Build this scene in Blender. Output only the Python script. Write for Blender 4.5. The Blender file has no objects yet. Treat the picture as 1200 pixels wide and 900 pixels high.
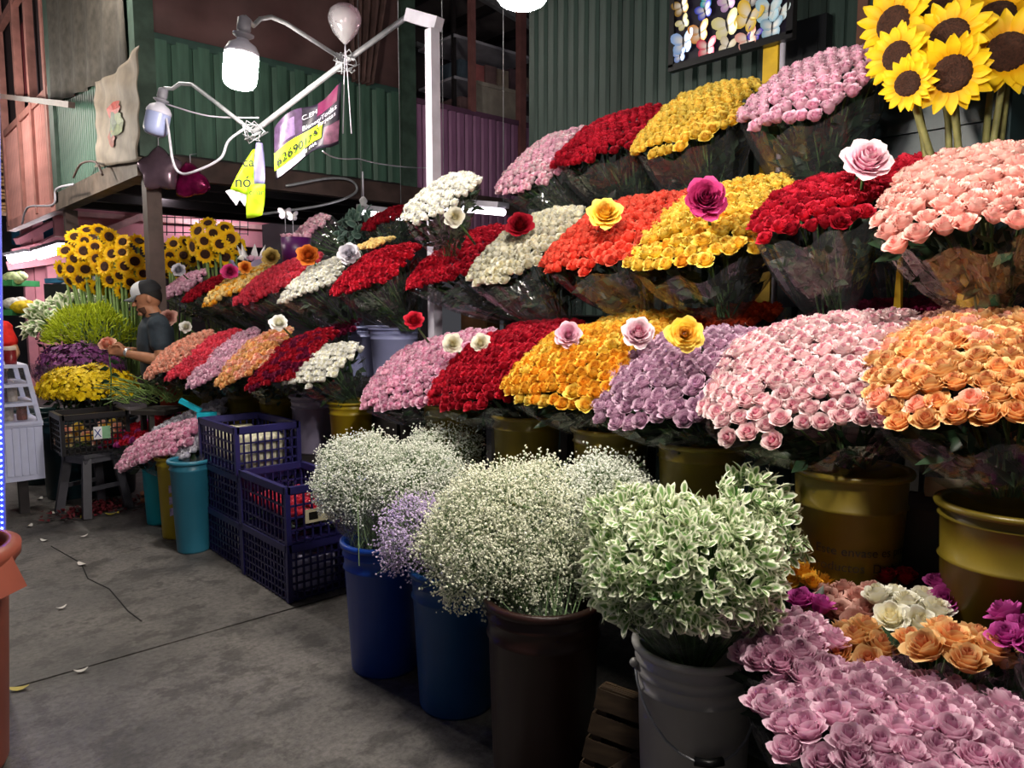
import bpy, bmesh, math, random
import numpy as np
from mathutils import Vector, Matrix, Quaternion
random.seed(7); RNG = np.random.default_rng(7)
PI = math.pi
SC = bpy.context.scene
COL = SC.collection
# ---------------------------------------------------------------- camera
CAM_H, FPX = 1.5, 880.0
cd = bpy.data.cameras.new('camera'); cam = bpy.data.objects.new('camera', cd); COL.objects.link(cam)
cd.sensor_width = 36.0; cd.lens = FPX / 1200 * 36.0; cd.clip_end = 200
HEAD = Vector((0.669, 0.743, 0)).normalized()
PITCH = math.atan(90 / FPX)
FW = (HEAD * math.cos(PITCH) - Vector((0, 0, math.sin(PITCH)))).normalized()
RT = FW.cross(Vector((0, 0, 1))).normalized(); UP = RT.cross(FW).normalized()
cam.location = (0, 0, CAM_H)
cam.rotation_euler = Matrix((RT, UP, -FW)).transposed().to_euler()
SC.camera = cam
# ---------------------------------------------------------------- world and exposure
wd = bpy.data.worlds.new('world'); SC.world = wd; wd.use_nodes = True
wd.node_tree.nodes['Background'].inputs[0].default_value = (0.70, 0.70, 0.78, 1)
wd.node_tree.nodes['Background'].inputs[1].default_value = 0.058
SC.view_settings.view_transform = 'Standard'; SC.view_settings.look = 'None'
SC.view_settings.gamma = 1.0; SC.view_settings.use_curve_mapping = False
SC.view_settings.exposure = 0.35
LAMP_E = 250.0      # radiance of a lit LED bulb

# ---------------------------------------------------------------- where a point of the photograph lies
def ray(px, py): return FW + RT * ((px - 600) / FPX) + UP * ((450 - py) / FPX)
O3 = Vector((0, 0, CAM_H))
def PX(px, py, X): d = ray(px, py); return O3 + d * (X / d.x)
def PY(px, py, Y): d = ray(px, py); return O3 + d * (Y / d.y)
def PZ(px, py, z): d = ray(px, py); return O3 + d * ((z - CAM_H) / d.z)
def PD(px, py, dep): return O3 + ray(px, py) * dep
def depth(p): return (Vector(p) - O3).dot(FW)

# ---------------------------------------------------------------- materials
def lin(h):
    h = h.lstrip('#'); c = [int(h[i:i+2], 16) / 255 for i in (0, 2, 4)]
    return tuple((x / 12.92 if x <= .04045 else ((x + .055) / 1.055) ** 2.4) for x in c) + (1,)
MATS = {}
def mat(name, col, rough=.6, var=.18, scale=9.0, metal=0.0, spec=.4, col2=None, bump=0.0, stretch=None):
    if name in MATS: return MATS[name]
    m = bpy.data.materials.new(name); m.use_nodes = True; nt = m.node_tree; N = nt.nodes; L = nt.links
    b = N['Principled BSDF']; c = lin(col)
    tc = N.new('ShaderNodeTexCoord'); no = N.new('ShaderNodeTexNoise'); no.inputs['Scale'].default_value = scale
    no.inputs['Detail'].default_value = 6
    src = tc.outputs['Object']
    if stretch:
        mp = N.new('ShaderNodeMapping'); mp.inputs['Scale'].default_value = stretch; L.new(src, mp.inputs[0]); src = mp.outputs[0]
    L.new(src, no.inputs['Vector'])
    rp = N.new('ShaderNodeValToRGB'); L.new(no.outputs[0], rp.inputs[0])
    d = lin(col2) if col2 else tuple(x * (1 - var) for x in c[:3]) + (1,)
    u = c if col2 else tuple(min(1, x * (1 + var)) for x in c[:3]) + (1,)
    rp.color_ramp.elements[0].color = d; rp.color_ramp.elements[0].position = .33
    rp.color_ramp.elements[1].color = u; rp.color_ramp.elements[1].position = .67
    L.new(rp.outputs[0], b.inputs['Base Color'])
    b.inputs['Roughness'].default_value = rough; b.inputs['Metallic'].default_value = metal
    b.inputs['Specular IOR Level'].default_value = spec
    if bump:
        bp = N.new('ShaderNodeBump'); bp.inputs['Strength'].default_value = bump; bp.inputs['Distance'].default_value = .01
        L.new(no.outputs[0], bp.inputs['Height']); L.new(bp.outputs[0], b.inputs['Normal'])
    MATS[name] = m; return m
def emit(name, col, strength):
    if name in MATS: return MATS[name]
    m = bpy.data.materials.new(name); m.use_nodes = True; nt = m.node_tree; nt.nodes.clear()
    e = nt.nodes.new('ShaderNodeEmission'); o = nt.nodes.new('ShaderNodeOutputMaterial')
    e.inputs[0].default_value = lin(col); e.inputs[1].default_value = strength
    nt.links.new(e.outputs[0], o.inputs[0]); MATS[name] = m; return m
def film(name, tint='#ffffff', gloss=.16, haze=.06, rough=.12):
    """thin clear plastic film: mostly see-through, some gloss, a little milky"""
    if name in MATS: return MATS[name]
    m = bpy.data.materials.new(name); m.use_nodes = True; nt = m.node_tree; N = nt.nodes; L = nt.links; N.clear()
    o = N.new('ShaderNodeOutputMaterial'); t = N.new('ShaderNodeBsdfTransparent'); t.inputs[0].default_value = lin(tint)
    g = N.new('ShaderNodeBsdfGlossy'); g.inputs['Roughness'].default_value = rough
    df = N.new('ShaderNodeBsdfDiffuse'); df.inputs[0].default_value = (.75, .76, .8, 1)
    fr = N.new('ShaderNodeLayerWeight'); fr.inputs[0].default_value = .35
    mu = N.new('ShaderNodeMath'); mu.operation = 'MULTIPLY_ADD'; mu.inputs[1].default_value = .5; mu.inputs[2].default_value = gloss * .5
    L.new(fr.outputs['Facing'], mu.inputs[0])
    m1 = N.new('ShaderNodeMixShader'); m1.inputs[0].default_value = haze; L.new(t.outputs[0], m1.inputs[1]); L.new(df.outputs[0], m1.inputs[2])
    m2 = N.new('ShaderNodeMixShader'); mm = N.new('ShaderNodeMath'); mm.operation = 'MULTIPLY'; mm.inputs[1].default_value = gloss * 2
    L.new(mu.outputs[0], mm.inputs[0]); L.new(mm.outputs[0], m2.inputs[0]); L.new(m1.outputs[0], m2.inputs[1]); L.new(g.outputs[0], m2.inputs[2])
    L.new(m2.outputs[0], o.inputs[0])
    tc = N.new('ShaderNodeTexCoord'); no = N.new('ShaderNodeTexNoise'); no.inputs['Scale'].default_value = 14; L.new(tc.outputs['Object'], no.inputs['Vector'])
    bp = N.new('ShaderNodeBump'); bp.inputs['Strength'].default_value = .7; bp.inputs['Distance'].default_value = .02
    L.new(no.outputs[0], bp.inputs['Height']); L.new(bp.outputs[0], g.inputs['Normal'])
    MATS[name] = m; return m
def petal_mat(name, centre, outer, edge=None, var=.12, transl=.22, rough=.55):
    """petal pigment: heart colour -> outer petal colour, own colour at the petal rims"""
    if name in MATS: return MATS[name]
    m = bpy.data.materials.new(name); m.use_nodes = True; nt = m.node_tree; N = nt.nodes; L = nt.links
    b = N['Principled BSDF']; o = N['Material Output']
    at = N.new('ShaderNodeAttribute'); at.attribute_name = 'petal'; sp = N.new('ShaderNodeSeparateColor'); L.new(at.outputs['Color'], sp.inputs[0])
    mx = N.new('ShaderNodeMix'); mx.data_type = 'RGBA'; L.new(sp.outputs[0], mx.inputs[0]); mx.inputs[6].default_value = lin(centre); mx.inputs[7].default_value = lin(outer)
    pw = N.new('ShaderNodeMath'); pw.operation = 'POWER'; pw.inputs[1].default_value = 3.0; L.new(sp.outputs[1], pw.inputs[0])
    m2 = N.new('ShaderNodeMix'); m2.data_type = 'RGBA'; L.new(pw.outputs[0], m2.inputs[0]); L.new(mx.outputs[2], m2.inputs[6]); m2.inputs[7].default_value = lin(edge or outer)
    oi = N.new('ShaderNodeObjectInfo'); hs = N.new('ShaderNodeHueSaturation')
    mr = N.new('ShaderNodeMapRange'); mr.inputs[3].default_value = 1 - var * 1.5; mr.inputs[4].default_value = 1 + var * .7
    L.new(oi.outputs['Random'], mr.inputs[0]); L.new(mr.outputs[0], hs.inputs['Value'])
    L.new(m2.outputs[2], hs.inputs['Color'])
    L.new(hs.outputs[0], b.inputs['Base Color']); b.inputs['Roughness'].default_value = rough; b.inputs['Specular IOR Level'].default_value = .25
    tr = N.new('ShaderNodeBsdfTranslucent'); L.new(hs.outputs[0], tr.inputs[0])
    ms = N.new('ShaderNodeMixShader'); ms.inputs[0].default_value = transl; L.new(b.outputs[0], ms.inputs[1]); L.new(tr.outputs[0], ms.inputs[2]); L.new(ms.outputs[0], o.inputs[0])
    MATS[name] = m; return m
def attr_mat(name, c0, c1, rough=.5, lo=.35, hi=.6, transl=.15):
    """two pigments blended by the mesh attribute 'petal' (leaf middle -> leaf margin and the like)"""
    if name in MATS: return MATS[name]
    m = bpy.data.materials.new(name); m.use_nodes = True; nt = m.node_tree; N = nt.nodes; L = nt.links
    b = N['Principled BSDF']; o = N['Material Output']
    at = N.new('ShaderNodeAttribute'); at.attribute_name = 'petal'; sp = N.new('ShaderNodeSeparateColor'); L.new(at.outputs['Color'], sp.inputs[0])
    rp = N.new('ShaderNodeValToRGB'); L.new(sp.outputs[0], rp.inputs[0])
    rp.color_ramp.elements[0].position = lo; rp.color_ramp.elements[0].color = lin(c0)
    rp.color_ramp.elements[1].position = hi; rp.color_ramp.elements[1].color = lin(c1)
    L.new(rp.outputs[0], b.inputs['Base Color']); b.inputs['Roughness'].default_value = rough; b.inputs['Specular IOR Level'].default_value = .25
    tr = N.new('ShaderNodeBsdfTranslucent'); L.new(rp.outputs[0], tr.inputs[0])
    ms = N.new('ShaderNodeMixShader'); ms.inputs[0].default_value = transl; L.new(b.outputs[0], ms.inputs[1]); L.new(tr.outputs[0], ms.inputs[2]); L.new(ms.outputs[0], o.inputs[0])
    MATS[name] = m; return m

# ---------------------------------------------------------------- mesh helpers
class MB:
    def __init__(s): s.v = []; s.f = []; s.a = []; s.sm = []; s.uv = None
    def add(s, vs, fs, att=None, smooth=False):
        o = len(s.v); s.v.extend([tuple(p) for p in vs]); s.f.extend([tuple(i + o for i in f) for f in fs]); s.sm.extend([smooth] * len(fs))
        s.a.extend(att if att is not None else [(0, 0, 0)] * len(vs))
        return s
    def box(s, c, size, M=None):
        hx, hy, hz = (k / 2 for k in size); c = Vector(c)
        vs = [Vector((sx * hx, sy * hy, sz * hz)) for sx in (-1, 1) for sy in (-1, 1) for sz in (-1, 1)]
        if M is not None: vs = [M @ p for p in vs]
        return s.add([c + p for p in vs], [(0, 1, 3, 2), (4, 6, 7, 5), (0, 4, 5, 1), (2, 3, 7, 6), (0, 2, 6, 4), (1, 5, 7, 3)])
    def bx(s, a, b):
        a, b = Vector(a), Vector(b); return s.box((a + b) / 2, (abs(b.x - a.x), abs(b.y - a.y), abs(b.z - a.z)))
    def tube(s, pts, r, n=8, cap=True, smooth=True, rx=None):
        pts = [Vector(p) for p in pts]; k = len(pts); rs = r if isinstance(r, (list, tuple)) else [r] * k
        vs = []; prev = None
        for i, p in enumerate(pts):
            t = (pts[min(i + 1, k - 1)] - pts[max(i - 1, 0)]).normalized()
            if prev is None: prev = t.orthogonal().normalized()
            prev = (prev - t * prev.dot(t)); prev = prev.normalized() if prev.length > 1e-6 else t.orthogonal().normalized()
            b = t.cross(prev)
            for j in range(n):
                a = 2 * PI * (j + .5) / n
                vs.append(p + (prev * math.cos(a) + b * math.sin(a)) * rs[i])
        fs = [(i * n + j, i * n + (j + 1) % n, (i + 1) * n + (j + 1) % n, (i + 1) * n + j) for i in range(k - 1) for j in range(n)]
        if cap: fs += [tuple(range(n - 1, -1, -1)), tuple(range((k - 1) * n, k * n))]
        return s.add(vs, fs, smooth=smooth)
    def bar(s, p, q, w, h=None, up=(0, 0, 1)):
        """rectangular bar from p to q"""
        p, q = Vector(p), Vector(q); t = (q - p); L = t.length; t.normalize(); u = Vector(up)
        if abs(t.dot(u)) > .98: u = Vector((1, 0, 0))
        sx = t.cross(u).normalized(); u = sx.cross(t).normalized()
        return s.box((p + q) / 2, (w, L, h or w), Matrix((sx, t, u)).transposed())
    def lathe(s, prof, n=32, c=(0, 0, 0), smooth=True, M=None, ax=(1, 1)):
        vs = []; c = Vector(c)
        for r, z in prof:
            for j in range(n):
                a = 2 * PI * j / n; p = Vector((r * math.cos(a) * ax[0], r * math.sin(a) * ax[1], z))
                if M is not None: p = M @ p
                vs.append(c + p)
        k = len(prof)
        fs = [(i * n + j, i * n + (j + 1) % n, (i + 1) * n + (j + 1) % n, (i + 1) * n + j) for i in range(k - 1) for j in range(n)]
        return s.add(vs, fs, smooth=smooth)
    def grid(s, fn, nu, nv, att=None, smooth=True):
        vs = []; aa = []
        for j in range(nv):
            for i in range(nu):
                vs.append(Vector(fn(i / (nu - 1), j / (nv - 1)))); aa.append(att(i / (nu - 1), j / (nv - 1)) if att else (0, 0, 0))
        fs = [(j * nu + i, j * nu + i + 1, (j + 1) * nu + i + 1, (j + 1) * nu + i) for j in range(nv - 1) for i in range(nu - 1)]
        return s.add(vs, fs, aa, smooth)
    def ell(s, c, r, n=12, m=8, M=None):
        return s.lathe([(max(1e-4, math.sin(PI * i / m)), -math.cos(PI * i / m)) for i in range(m + 1)], n, (0, 0, 0)).xf(n * (m + 1), c, r, M)
    def xf(s, k, c, r, M):
        c = Vector(c); r = (r, r, r) if not hasattr(r, '__len__') else r
        for i in range(len(s.v) - k, len(s.v)):
            p = Vector((s.v[i][0] * r[0], s.v[i][1] * r[1], s.v[i][2] * r[2]))
            if M is not None: p = M @ p
            s.v[i] = tuple(c + p)
        return s
    def mesh(s, name, m=None):
        me = bpy.data.meshes.new(name); me.from_pydata(s.v, [], s.f)
        me.polygons.foreach_set('use_smooth', s.sm)
        if any(a != (0, 0, 0) for a in s.a):
            at = me.attributes.new('petal', 'FLOAT_COLOR', 'POINT')
            at.data.foreach_set('color', np.array([(a[0], a[1], a[2], 1) for a in s.a], dtype=np.float32).ravel())
        if m: me.materials.append(m)
        me.update(); return me
    def build(s, name, m, root=None, off=None):
        """link as one object; coordinates are world ones, moved into the frame of its thing"""
        o = bpy.data.objects.new(name, None) if False else None
        base = Vector(off) if off is not None else (root_loc(root) if root is not None else None)
        if base is not None: s.v = [(p[0] - base.x, p[1] - base.y, p[2] - base.z) for p in s.v]
        o = bpy.data.objects.new(name, s.mesh(name, m)); COL.objects.link(o)
        if root is not None: o.parent = root
        elif base is not None: o.location = base
        return o
LOCS = {}
def root_loc(o):
    p = Vector((0, 0, 0))
    while o is not None: p = p + o.location; o = o.parent
    return p
def tag(o, label=None, cat=None, group=None, kind=None):
    if label: o['label'] = label
    if cat: o['category'] = cat
    if group: o['group'] = group
    if kind: o['kind'] = kind
    return o
def thing(name, label, cat, loc, group=None, kind=None):
    o = bpy.data.objects.new(name, None); COL.objects.link(o); o.location = Vector(loc); o.empty_display_size = .1
    return tag(o, label, cat, group, kind)
def inst(name, me, root, pos, axis=None, spin=0.0, scale=1.0, quat=None):
    """a piece that shares mesh data: placed at world pos, local z along axis"""
    o = bpy.data.objects.new(name, me); COL.objects.link(o); o.parent = root
    o.location = Vector(pos) - root_loc(root)
    q = quat if quat is not None else Vector((0, 0, 1)).rotation_difference(Vector(axis))
    o.rotation_mode = 'QUATERNION'; o.rotation_quaternion = q @ Quaternion((0, 0, 1), spin)
    o.scale = (scale,) * 3 if not hasattr(scale, '__len__') else scale
    return o
def text_geo(body, size=1.0, bold=0.0):
    cu = bpy.data.curves.new('lettering', 'FONT'); cu.body = body; cu.size = size; cu.align_x = 'LEFT'; cu.offset = bold
    o = bpy.data.objects.new('lettering', cu); COL.objects.link(o)
    dg = bpy.context.evaluated_depsgraph_get(); me = bpy.data.meshes.new_from_object(o.evaluated_get(dg))
    vs = [v.co.copy() for v in me.vertices]; fs = [tuple(p.vertices) for p in me.polygons]
    bpy.data.objects.remove(o); bpy.data.curves.remove(cu); bpy.data.meshes.remove(me)
    return vs, fs
def lettering(root, body, size, fn, m, name='lettering', bold=0.0):
    vs, fs = text_geo(body, size, bold); w = max(v.x for v in vs)
    b = MB(); b.add([fn(v.x, v.y, w) for v in vs], fs); return b.build(name, m, root)
# ================================================================ SETTING
def concrete():
    m = bpy.data.materials.new('concrete'); m.use_nodes = True; nt = m.node_tree; N = nt.nodes; L = nt.links; b = N['Principled BSDF']
    tc = N.new('ShaderNodeTexCoord'); cols = []
    def noise(sc, det, lo, hi, c0, c1, rough=.6):
        n = N.new('ShaderNodeTexNoise'); n.inputs['Scale'].default_value = sc; n.inputs['Detail'].default_value = det; n.inputs['Roughness'].default_value = rough; L.new(tc.outputs['Object'], n.inputs['Vector'])
        r = N.new('ShaderNodeValToRGB'); r.color_ramp.elements[0].position = lo; r.color_ramp.elements[1].position = hi; r.color_ramp.elements[0].color = lin(c0); r.color_ramp.elements[1].color = lin(c1); L.new(n.outputs[0], r.inputs[0]); return n, r
    n1, r1 = noise(1.1, 10, .36, .62, '#454242', '#75706c', .65); n2, r2 = noise(38, 8, .30, .60, '#6a6868', '#ffffff', .75); n3, r3 = noise(5.5, 12, .42, .50, '#6f6a66', '#ffffff', .7)
    a = N.new('ShaderNodeMix'); a.data_type = 'RGBA'; a.blend_type = 'MULTIPLY'; a.inputs[0].default_value = .75; L.new(r1.outputs[0], a.inputs[6]); L.new(r2.outputs[0], a.inputs[7])
    c = N.new('ShaderNodeMix'); c.data_type = 'RGBA'; c.blend_type = 'MULTIPLY'; c.inputs[0].default_value = .6; L.new(a.outputs[2], c.inputs[6]); L.new(r3.outputs[0], c.inputs[7]); L.new(c.outputs[2], b.inputs['Base Color'])
    mr = N.new('ShaderNodeMapRange'); mr.inputs[3].default_value = .38; mr.inputs[4].default_value = .8; L.new(n1.outputs[0], mr.inputs[0]); L.new(mr.outputs[0], b.inputs['Roughness'])
    bp = N.new('ShaderNodeBump'); bp.inputs['Strength'].default_value = .5; bp.inputs['Distance'].default_value = .006; L.new(n2.outputs[0], bp.inputs['Height']); L.new(bp.outputs[0], b.inputs['Normal']); return m
M_CONC = concrete()
M_DGREEN = mat('dark green paint', '#2f403b', .5, .2, 6, stretch=(6, 6, .6))
M_GREEN = mat('green paint', '#466557', .55, .25, 5, stretch=(5, 5, .5))
M_PURPLE = mat('purple paint', '#9c6c92', .5, .2, 5, stretch=(5, 5, .6))
M_PINK = mat('pink paint', '#c98d86', .55, .2, 4)
M_PINK2 = mat('bright pink paint', '#e39aa6', .55, .15, 3)
M_DARKST = mat('dark steel', '#2b2628', .5, .2, 8)
M_BROWNST = mat('brown painted steel', '#4a3a36', .55, .25, 8)
M_MAROON = mat('maroon tarpaulin', '#5a4040', .7, .25, 3)
M_GREYTARP = mat('grey woven tarpaulin', '#4c4740', .8, .3, 14, bump=.3)
M_WHITEP = mat('white painted steel', '#b9b5c2', .45, .12, 10)
M_GALV = mat('galvanised steel', '#a9abb0', .4, .15, 20, metal=.5)
M_BACK = mat('dark backing', '#1d2322', .8, .2, 5)
M_WOOD = mat('raw wood', '#a98258', .7, .25, 5, stretch=(1, 8, 8))
M_ROOF = mat('grey roof sheet', '#565a60', .6, .2, 4)

def panel_mesh(name, w, h, t, m, lip=.22):
    b = MB(); k = w * lip     # raised folded sheet: flat crown with sloping flanks
    vs = [(-w/2, 0, 0), (-w/2 + k, -t, 0), (w/2 - k, -t, 0), (w/2, 0, 0)]
    vs = vs + [(x, y, h) for x, y, _ in vs]
    b.add(vs, [(0, 1, 5, 4), (1, 2, 6, 5), (2, 3, 7, 6), (0, 3, 2, 1), (4, 5, 6, 7), (0, 4, 7, 3)])
    return b.mesh(name, m)
def clad(root, p0, p1, z0, h, w, t, m, skip=None):
    """a row of upright sheets from p0 to p1 (floor plan); crown faces to the left of p0->p1 seen from above"""
    p0 = Vector((p0[0], p0[1], 0)); p1 = Vector((p1[0], p1[1], 0)); L = (p1 - p0).length; n = max(1, round(L / w)); w = L / n
    me = panel_mesh('panel', w * .97, h, t, m); ang = math.atan2(p1.y - p0.y, p1.x - p0.x)
    q = Quaternion((0, 0, 1), ang)
    for i in range(n):
        c = p0 + (p1 - p0) * ((i + .5) / n); inst('panel', me, root, (c.x, c.y, z0 + random.uniform(-.004, .004)), quat=q)

# floor: cast slabs with open joints
fl = thing('floor', 'grey stained concrete floor of the market aisle cut by expansion joints', 'floor', (0, 0, 0), kind='structure')
ys = [-3, -.4, 3.43, 6.0, 9.4, 13, 20]; xs = [-4, 1.62 + 2.6, 12]
for j in range(len(ys) - 1):
    for i in range(len(xs) - 1):
        MB().bx((xs[i] + .006, ys[j] + .007, -.12), (xs[i+1] - .006, ys[j+1] - .007, 0)).build('slab', M_CONC, fl)
MB().bx((-4, -3, -.16), (12, 20, -.125)).build('joint_bed', M_BACK, fl)
# crack in the near slab: a thin ragged groove filled with dirt
ck = MB(); pts = [PZ(x, y, .002) for x, y in ((60, 640), (95, 660), (103, 678), (128, 690), (150, 716), (166, 728))]
for a, b in zip(pts, pts[1:]): ck.bar(a, b, .005, .003)
ck.build('crack', mat('dirt', '#1c1b1c', .9), fl)

# right wall of upright dark green sheets
WX = 3.95
wr = thing('wall_right', 'dark green wall of upright ribbed metal sheets behind the rose tiers', 'wall', (WX, 2, 0), kind='structure')
MB().bx((WX + .03, -1.5, 0), (WX + .08, 4.22, 4.6)).build('backing', M_BACK, wr)
clad(wr, (WX, 4.20), (WX, -1.3), .0, 4.6, .098, .018, M_DGREEN, None)
tr = thing('trim_1', 'rusty brown upright rail set in the dark green sheet wall', 'trim', (WX - .03, 1.5, 0), kind='structure')
p = PX(1009, 60, WX - .04)
MB().bx((WX - .045, p.y - .025, 0), (WX - .022, p.y + .025, 4.4)).build('rail', mat('rust rail', '#6d4a3e', .7), tr)

# mezzanine: green clad front over the further stall
MY, MX, MZ = 6.2, 1.84, 2.66
wf = thing('wall_front', 'green ribbed sheet parapet of the mezzanine above the further stall', 'wall', (MX, MY, MZ), kind='structure')
MB().bx((MX, MY + .03, MZ), (4.2, MY + .06, 3.52)).build('backing', M_BACK, wf)
clad(wf, (MX + .06, MY), (4.16, MY), MZ + .02, .84, .165, .022, M_GREEN)
MB().bx((MX, MY - .02, 3.5), (4.2, MY + .05, 3.56)).build('top_rail', mat('green rail', '#37504a', .5), wf)
MB().bx((MX - .02, MY - .04, MZ - .17), (6.2, MY + .06, MZ)).build('edge_beam', M_BROWNST, wf)
MB().bx((MX - .05, MY - .05, MZ - .03), (MX + .09, MY + .09, 5.3)).build('corner_post', mat('green post', '#3e5147', .6, .3), wf)
MB().bx((4.14, MY - .05, MZ), (4.3, MY + .07, 5.3)).build('post', mat('green post', '#3e5147', .6, .3), wf)
wm = thing('wall_middle', 'purple ribbed sheet parapet below the open mezzanine storeroom', 'wall', (4.3, MY, MZ), kind='structure')
MB().bx((4.3, MY + .03, MZ - .5), (6.2, MY + .06, 3.47)).build('backing', M_BACK, wm)
clad(wm, (4.3, MY), (6.2, MY), MZ - .5, 1.3, .105, .018, M_PURPLE)
MB().bx((4.3, MY - .02, 3.46), (6.2, MY + .06, 3.51)).build('top_rail', mat('purple rail', '#6d4964', .5), wm)
pp = PY(553, 100, MY)
MB().bx((pp.x - .03, MY - .03, 3.5), (pp.x + .03, MY + .03, 5.2)).build('upright', mat('rosy rail', '#8a5a58', .6), wm)
pp = PY(609, 100, MY)
MB().bx((pp.x - .03, MY - .05, 2.3), (pp.x + .05, MY + .03, 5.2)).build('upright', mat('rosy rail', '#8a5a58', .6), wm)
# left face of the mezzanine
wl = thing('wall_left', 'green corrugated left face of the mezzanine above the market aisle', 'wall', (MX, 7, MZ), kind='structure')
MB().bx((MX + .04, MY, MZ), (MX + .08, 9.0, 5.3)).build('backing', M_BACK, wl)
clad(wl, (MX, 8.95), (MX, MY + .1), MZ - .02, 1.25, .075, .03, M_GREEN)
MB().bx((MX - .06, MY, MZ - .17), (MX + .06, 9.0, MZ)).build('edge_beam', mat('rusty beam', '#5e5147', .7, .35), wl)
MB().bx((MX - .06, 8.86, MZ - .1), (MX + .08, 9.06, 5.3)).build('post', mat('green post', '#3e5147', .6, .3), wl)
# soffit and beams
ce = thing('ceiling', 'dark underside of the mezzanine with steel joists over the further stall', 'ceiling', (MX, MY, MZ), kind='structure')
MB().bx((MX, MY, MZ + .0), (6.2, 9.0, MZ + .03)).build('deck', M_DARKST, ce)
for y in (6.9, 7.6, 8.3, 8.95): MB().bx((MX, y - .05, MZ - .13), (6.2, y + .05, MZ)).build('joist', M_DARKST, ce)
# storeroom in the mezzanine
wb = thing('wall_back', 'dim brown back of the mezzanine storeroom above the purple parapet', 'wall', (5, 8.9, 3), kind='structure')
MB().bx((4.0, 8.6, MZ), (9.4, 8.7, 5.6)).build('sheet', mat('storeroom wall', '#4d4548', .8, .3, 2), wb)
MB().bx((4.0, MY - .2, 5.2), (9.4, 8.7, 5.25)).build('roof_sheet', mat('storeroom roof', '#6b6264', .8, .3, 2), wb)
for x in (4.6, 5.4, 6.2, 7.0): MB().bar((x, MY, 5.12), (x, 8.6, 5.12), .06, .1).build('rafter', M_DARKST, wb)
MB().bar((3.0, MY + .1, 5.1), (7.5, MY + .5, 4.6), .07).build('brace', M_GALV, wb)
MB().bar((5.6, 8.0, 4.75), (7.4, 8.0, 4.55), .05).build('brace', M_GALV, wb)
# shelf of goods in the storeroom
rk = thing('storage_rack', 'storeroom rack of boxes and bundled goods behind the purple parapet', 'rack', (6.0, 7.2, MZ))
for z in (3.55, 4.05, 4.5): MB().bx((5.35, 6.9, z), (6.6, 7.6, z + .03)).build('shelf', M_WHITEP, rk)
for x in (5.37, 6.58): MB().bx((x - .02, 6.92, MZ), (x + .02, 6.96, 4.9)).build('upright', M_DARKST, rk)
gc = ['#b4696a', '#8e6f70', '#cbb6a2', '#6d5660', '#a98f86', '#7a3f48', '#c7c0c4', '#5a6a7a']
k = 0
for z in (3.58, 4.08):
    for i in range(6):
        k += 1; x = 5.45 + i * .19; h = random.uniform(.2, .36)
        b = MB(); b.bx((x, 6.93, z), (x + .165, 7.4, z + h)); b.bx((x + .04, 6.925, z + h * .3), (x + .12, 6.93, z + h * .7))
        tag(b.build('goods_box', mat('goods %d' % (k % 8), gc[k % 8], .7), off=(x, 6.93, z)), 'small carton on the %s shelf of the storeroom rack, %s from left' % ('lower' if z < 4 else 'upper', ('first', 'second', 'third', 'fourth', 'fifth', 'sixth')[i]), 'box', 'cartons on the storeroom rack')
bd = MB(); a = PY(557, 125, MY + .12); c = PY(603, 150, MY + .12)
bd.bx((a.x, MY + .1, 3.5), (c.x, MY + .13, 3.86)); bd.bx((a.x, MY + .085, 3.82), (c.x, MY + .1, 3.86))
tag(bd.build('board', mat('beige board', '#a39a90', .7), off=(a.x, MY, 3.5)), 'beige board leaning behind the purple parapet by the storeroom upright', 'board')

# roof high above with purlins
rf = thing('trim_2', 'grey sheet roof with steel purlins high over the market', 'roof', (0, 6, 5.6), kind='structure')
MB().bx((-4, -3, 5.75), (9.4, 20, 5.8)).build('roof_sheet', M_ROOF, rf)
for y in range(4, 20, 1): MB().bar((-4, y, 5.68), (3, y, 5.68), .06, .12).build('purlin', M_GALV, rf)

# posts
def post(label, x, y, z0, z1, w, m, name='post', cat='post'):
    b = MB(); b.bx((x - w/2, y - w/2, z0), (x + w/2, y + w/2, z1)); r = thing(name, label, cat, (x, y, z0)); b.build('shaft', m, r)
    MB().bx((x - w, y - w, z0), (x + w, y + w, z0 + .012)).build('base_plate', m, r); return r
post('dark brown steel post holding the mezzanine corner behind the man', MX + .05, MY + .05, 0, MZ - .17, .11, M_BROWNST)
post('dark brown steel post beside the tall sunflower bunches', MX + .05, 8.9, 0, MZ - .17, .11, M_BROWNST)

# tarpaulins
def cloth(name, label, cat, fn, m, nu=40, nv=20, off=(0, 0, 0)):
    b = MB(); b.grid(fn, nu, nv); o = b.build(name, m, off=off); tag(o, label, cat)
    sd = o.modifiers.new('thick', 'SOLIDIFY'); sd.thickness = .006; return o
cloth('tarpaulin', 'dark maroon tarpaulin stretched above the green mezzanine parapet', 'tarp',
      lambda u, v: (MX + .1 + u * 2.3, MY + .02 - .04 * math.sin(u * 21 + v) * (.3 + v) , 3.54 + v * 1.75), M_MAROON, 60, 8, (MX, MY, 3.54))
cloth('tarpaulin', 'brown curtain of tarpaulin gathered beside the green mezzanine post', 'tarp',
      lambda u, v: (PY(404 + 66 * (1 - v) ** .0 * (u * (.35 + .65 * v) + .0) + (1 - v) * 6, 112 - v * 150, MY - .1).x, MY - .13 - .05 * math.sin(u * 26), 3.5 + v * 1.8), mat('brown tarpaulin', '#5a4340', .8, .3), 50, 10, (3.8, MY, 3.5))
cloth('tarpaulin', 'grey folded tarpaulin hanging on the upper left face of the mezzanine', 'tarp',
      lambda u, v: (MX - .05 - .022 * math.sin(u * 34 + math.sin(v * 4)) * (1 - .3 * v), MY + .12 + u * 2.6, 3.28 + .25 * u + v * 2.0), M_GREYTARP, 80, 8, (MX, 7, 3.6))
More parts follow.
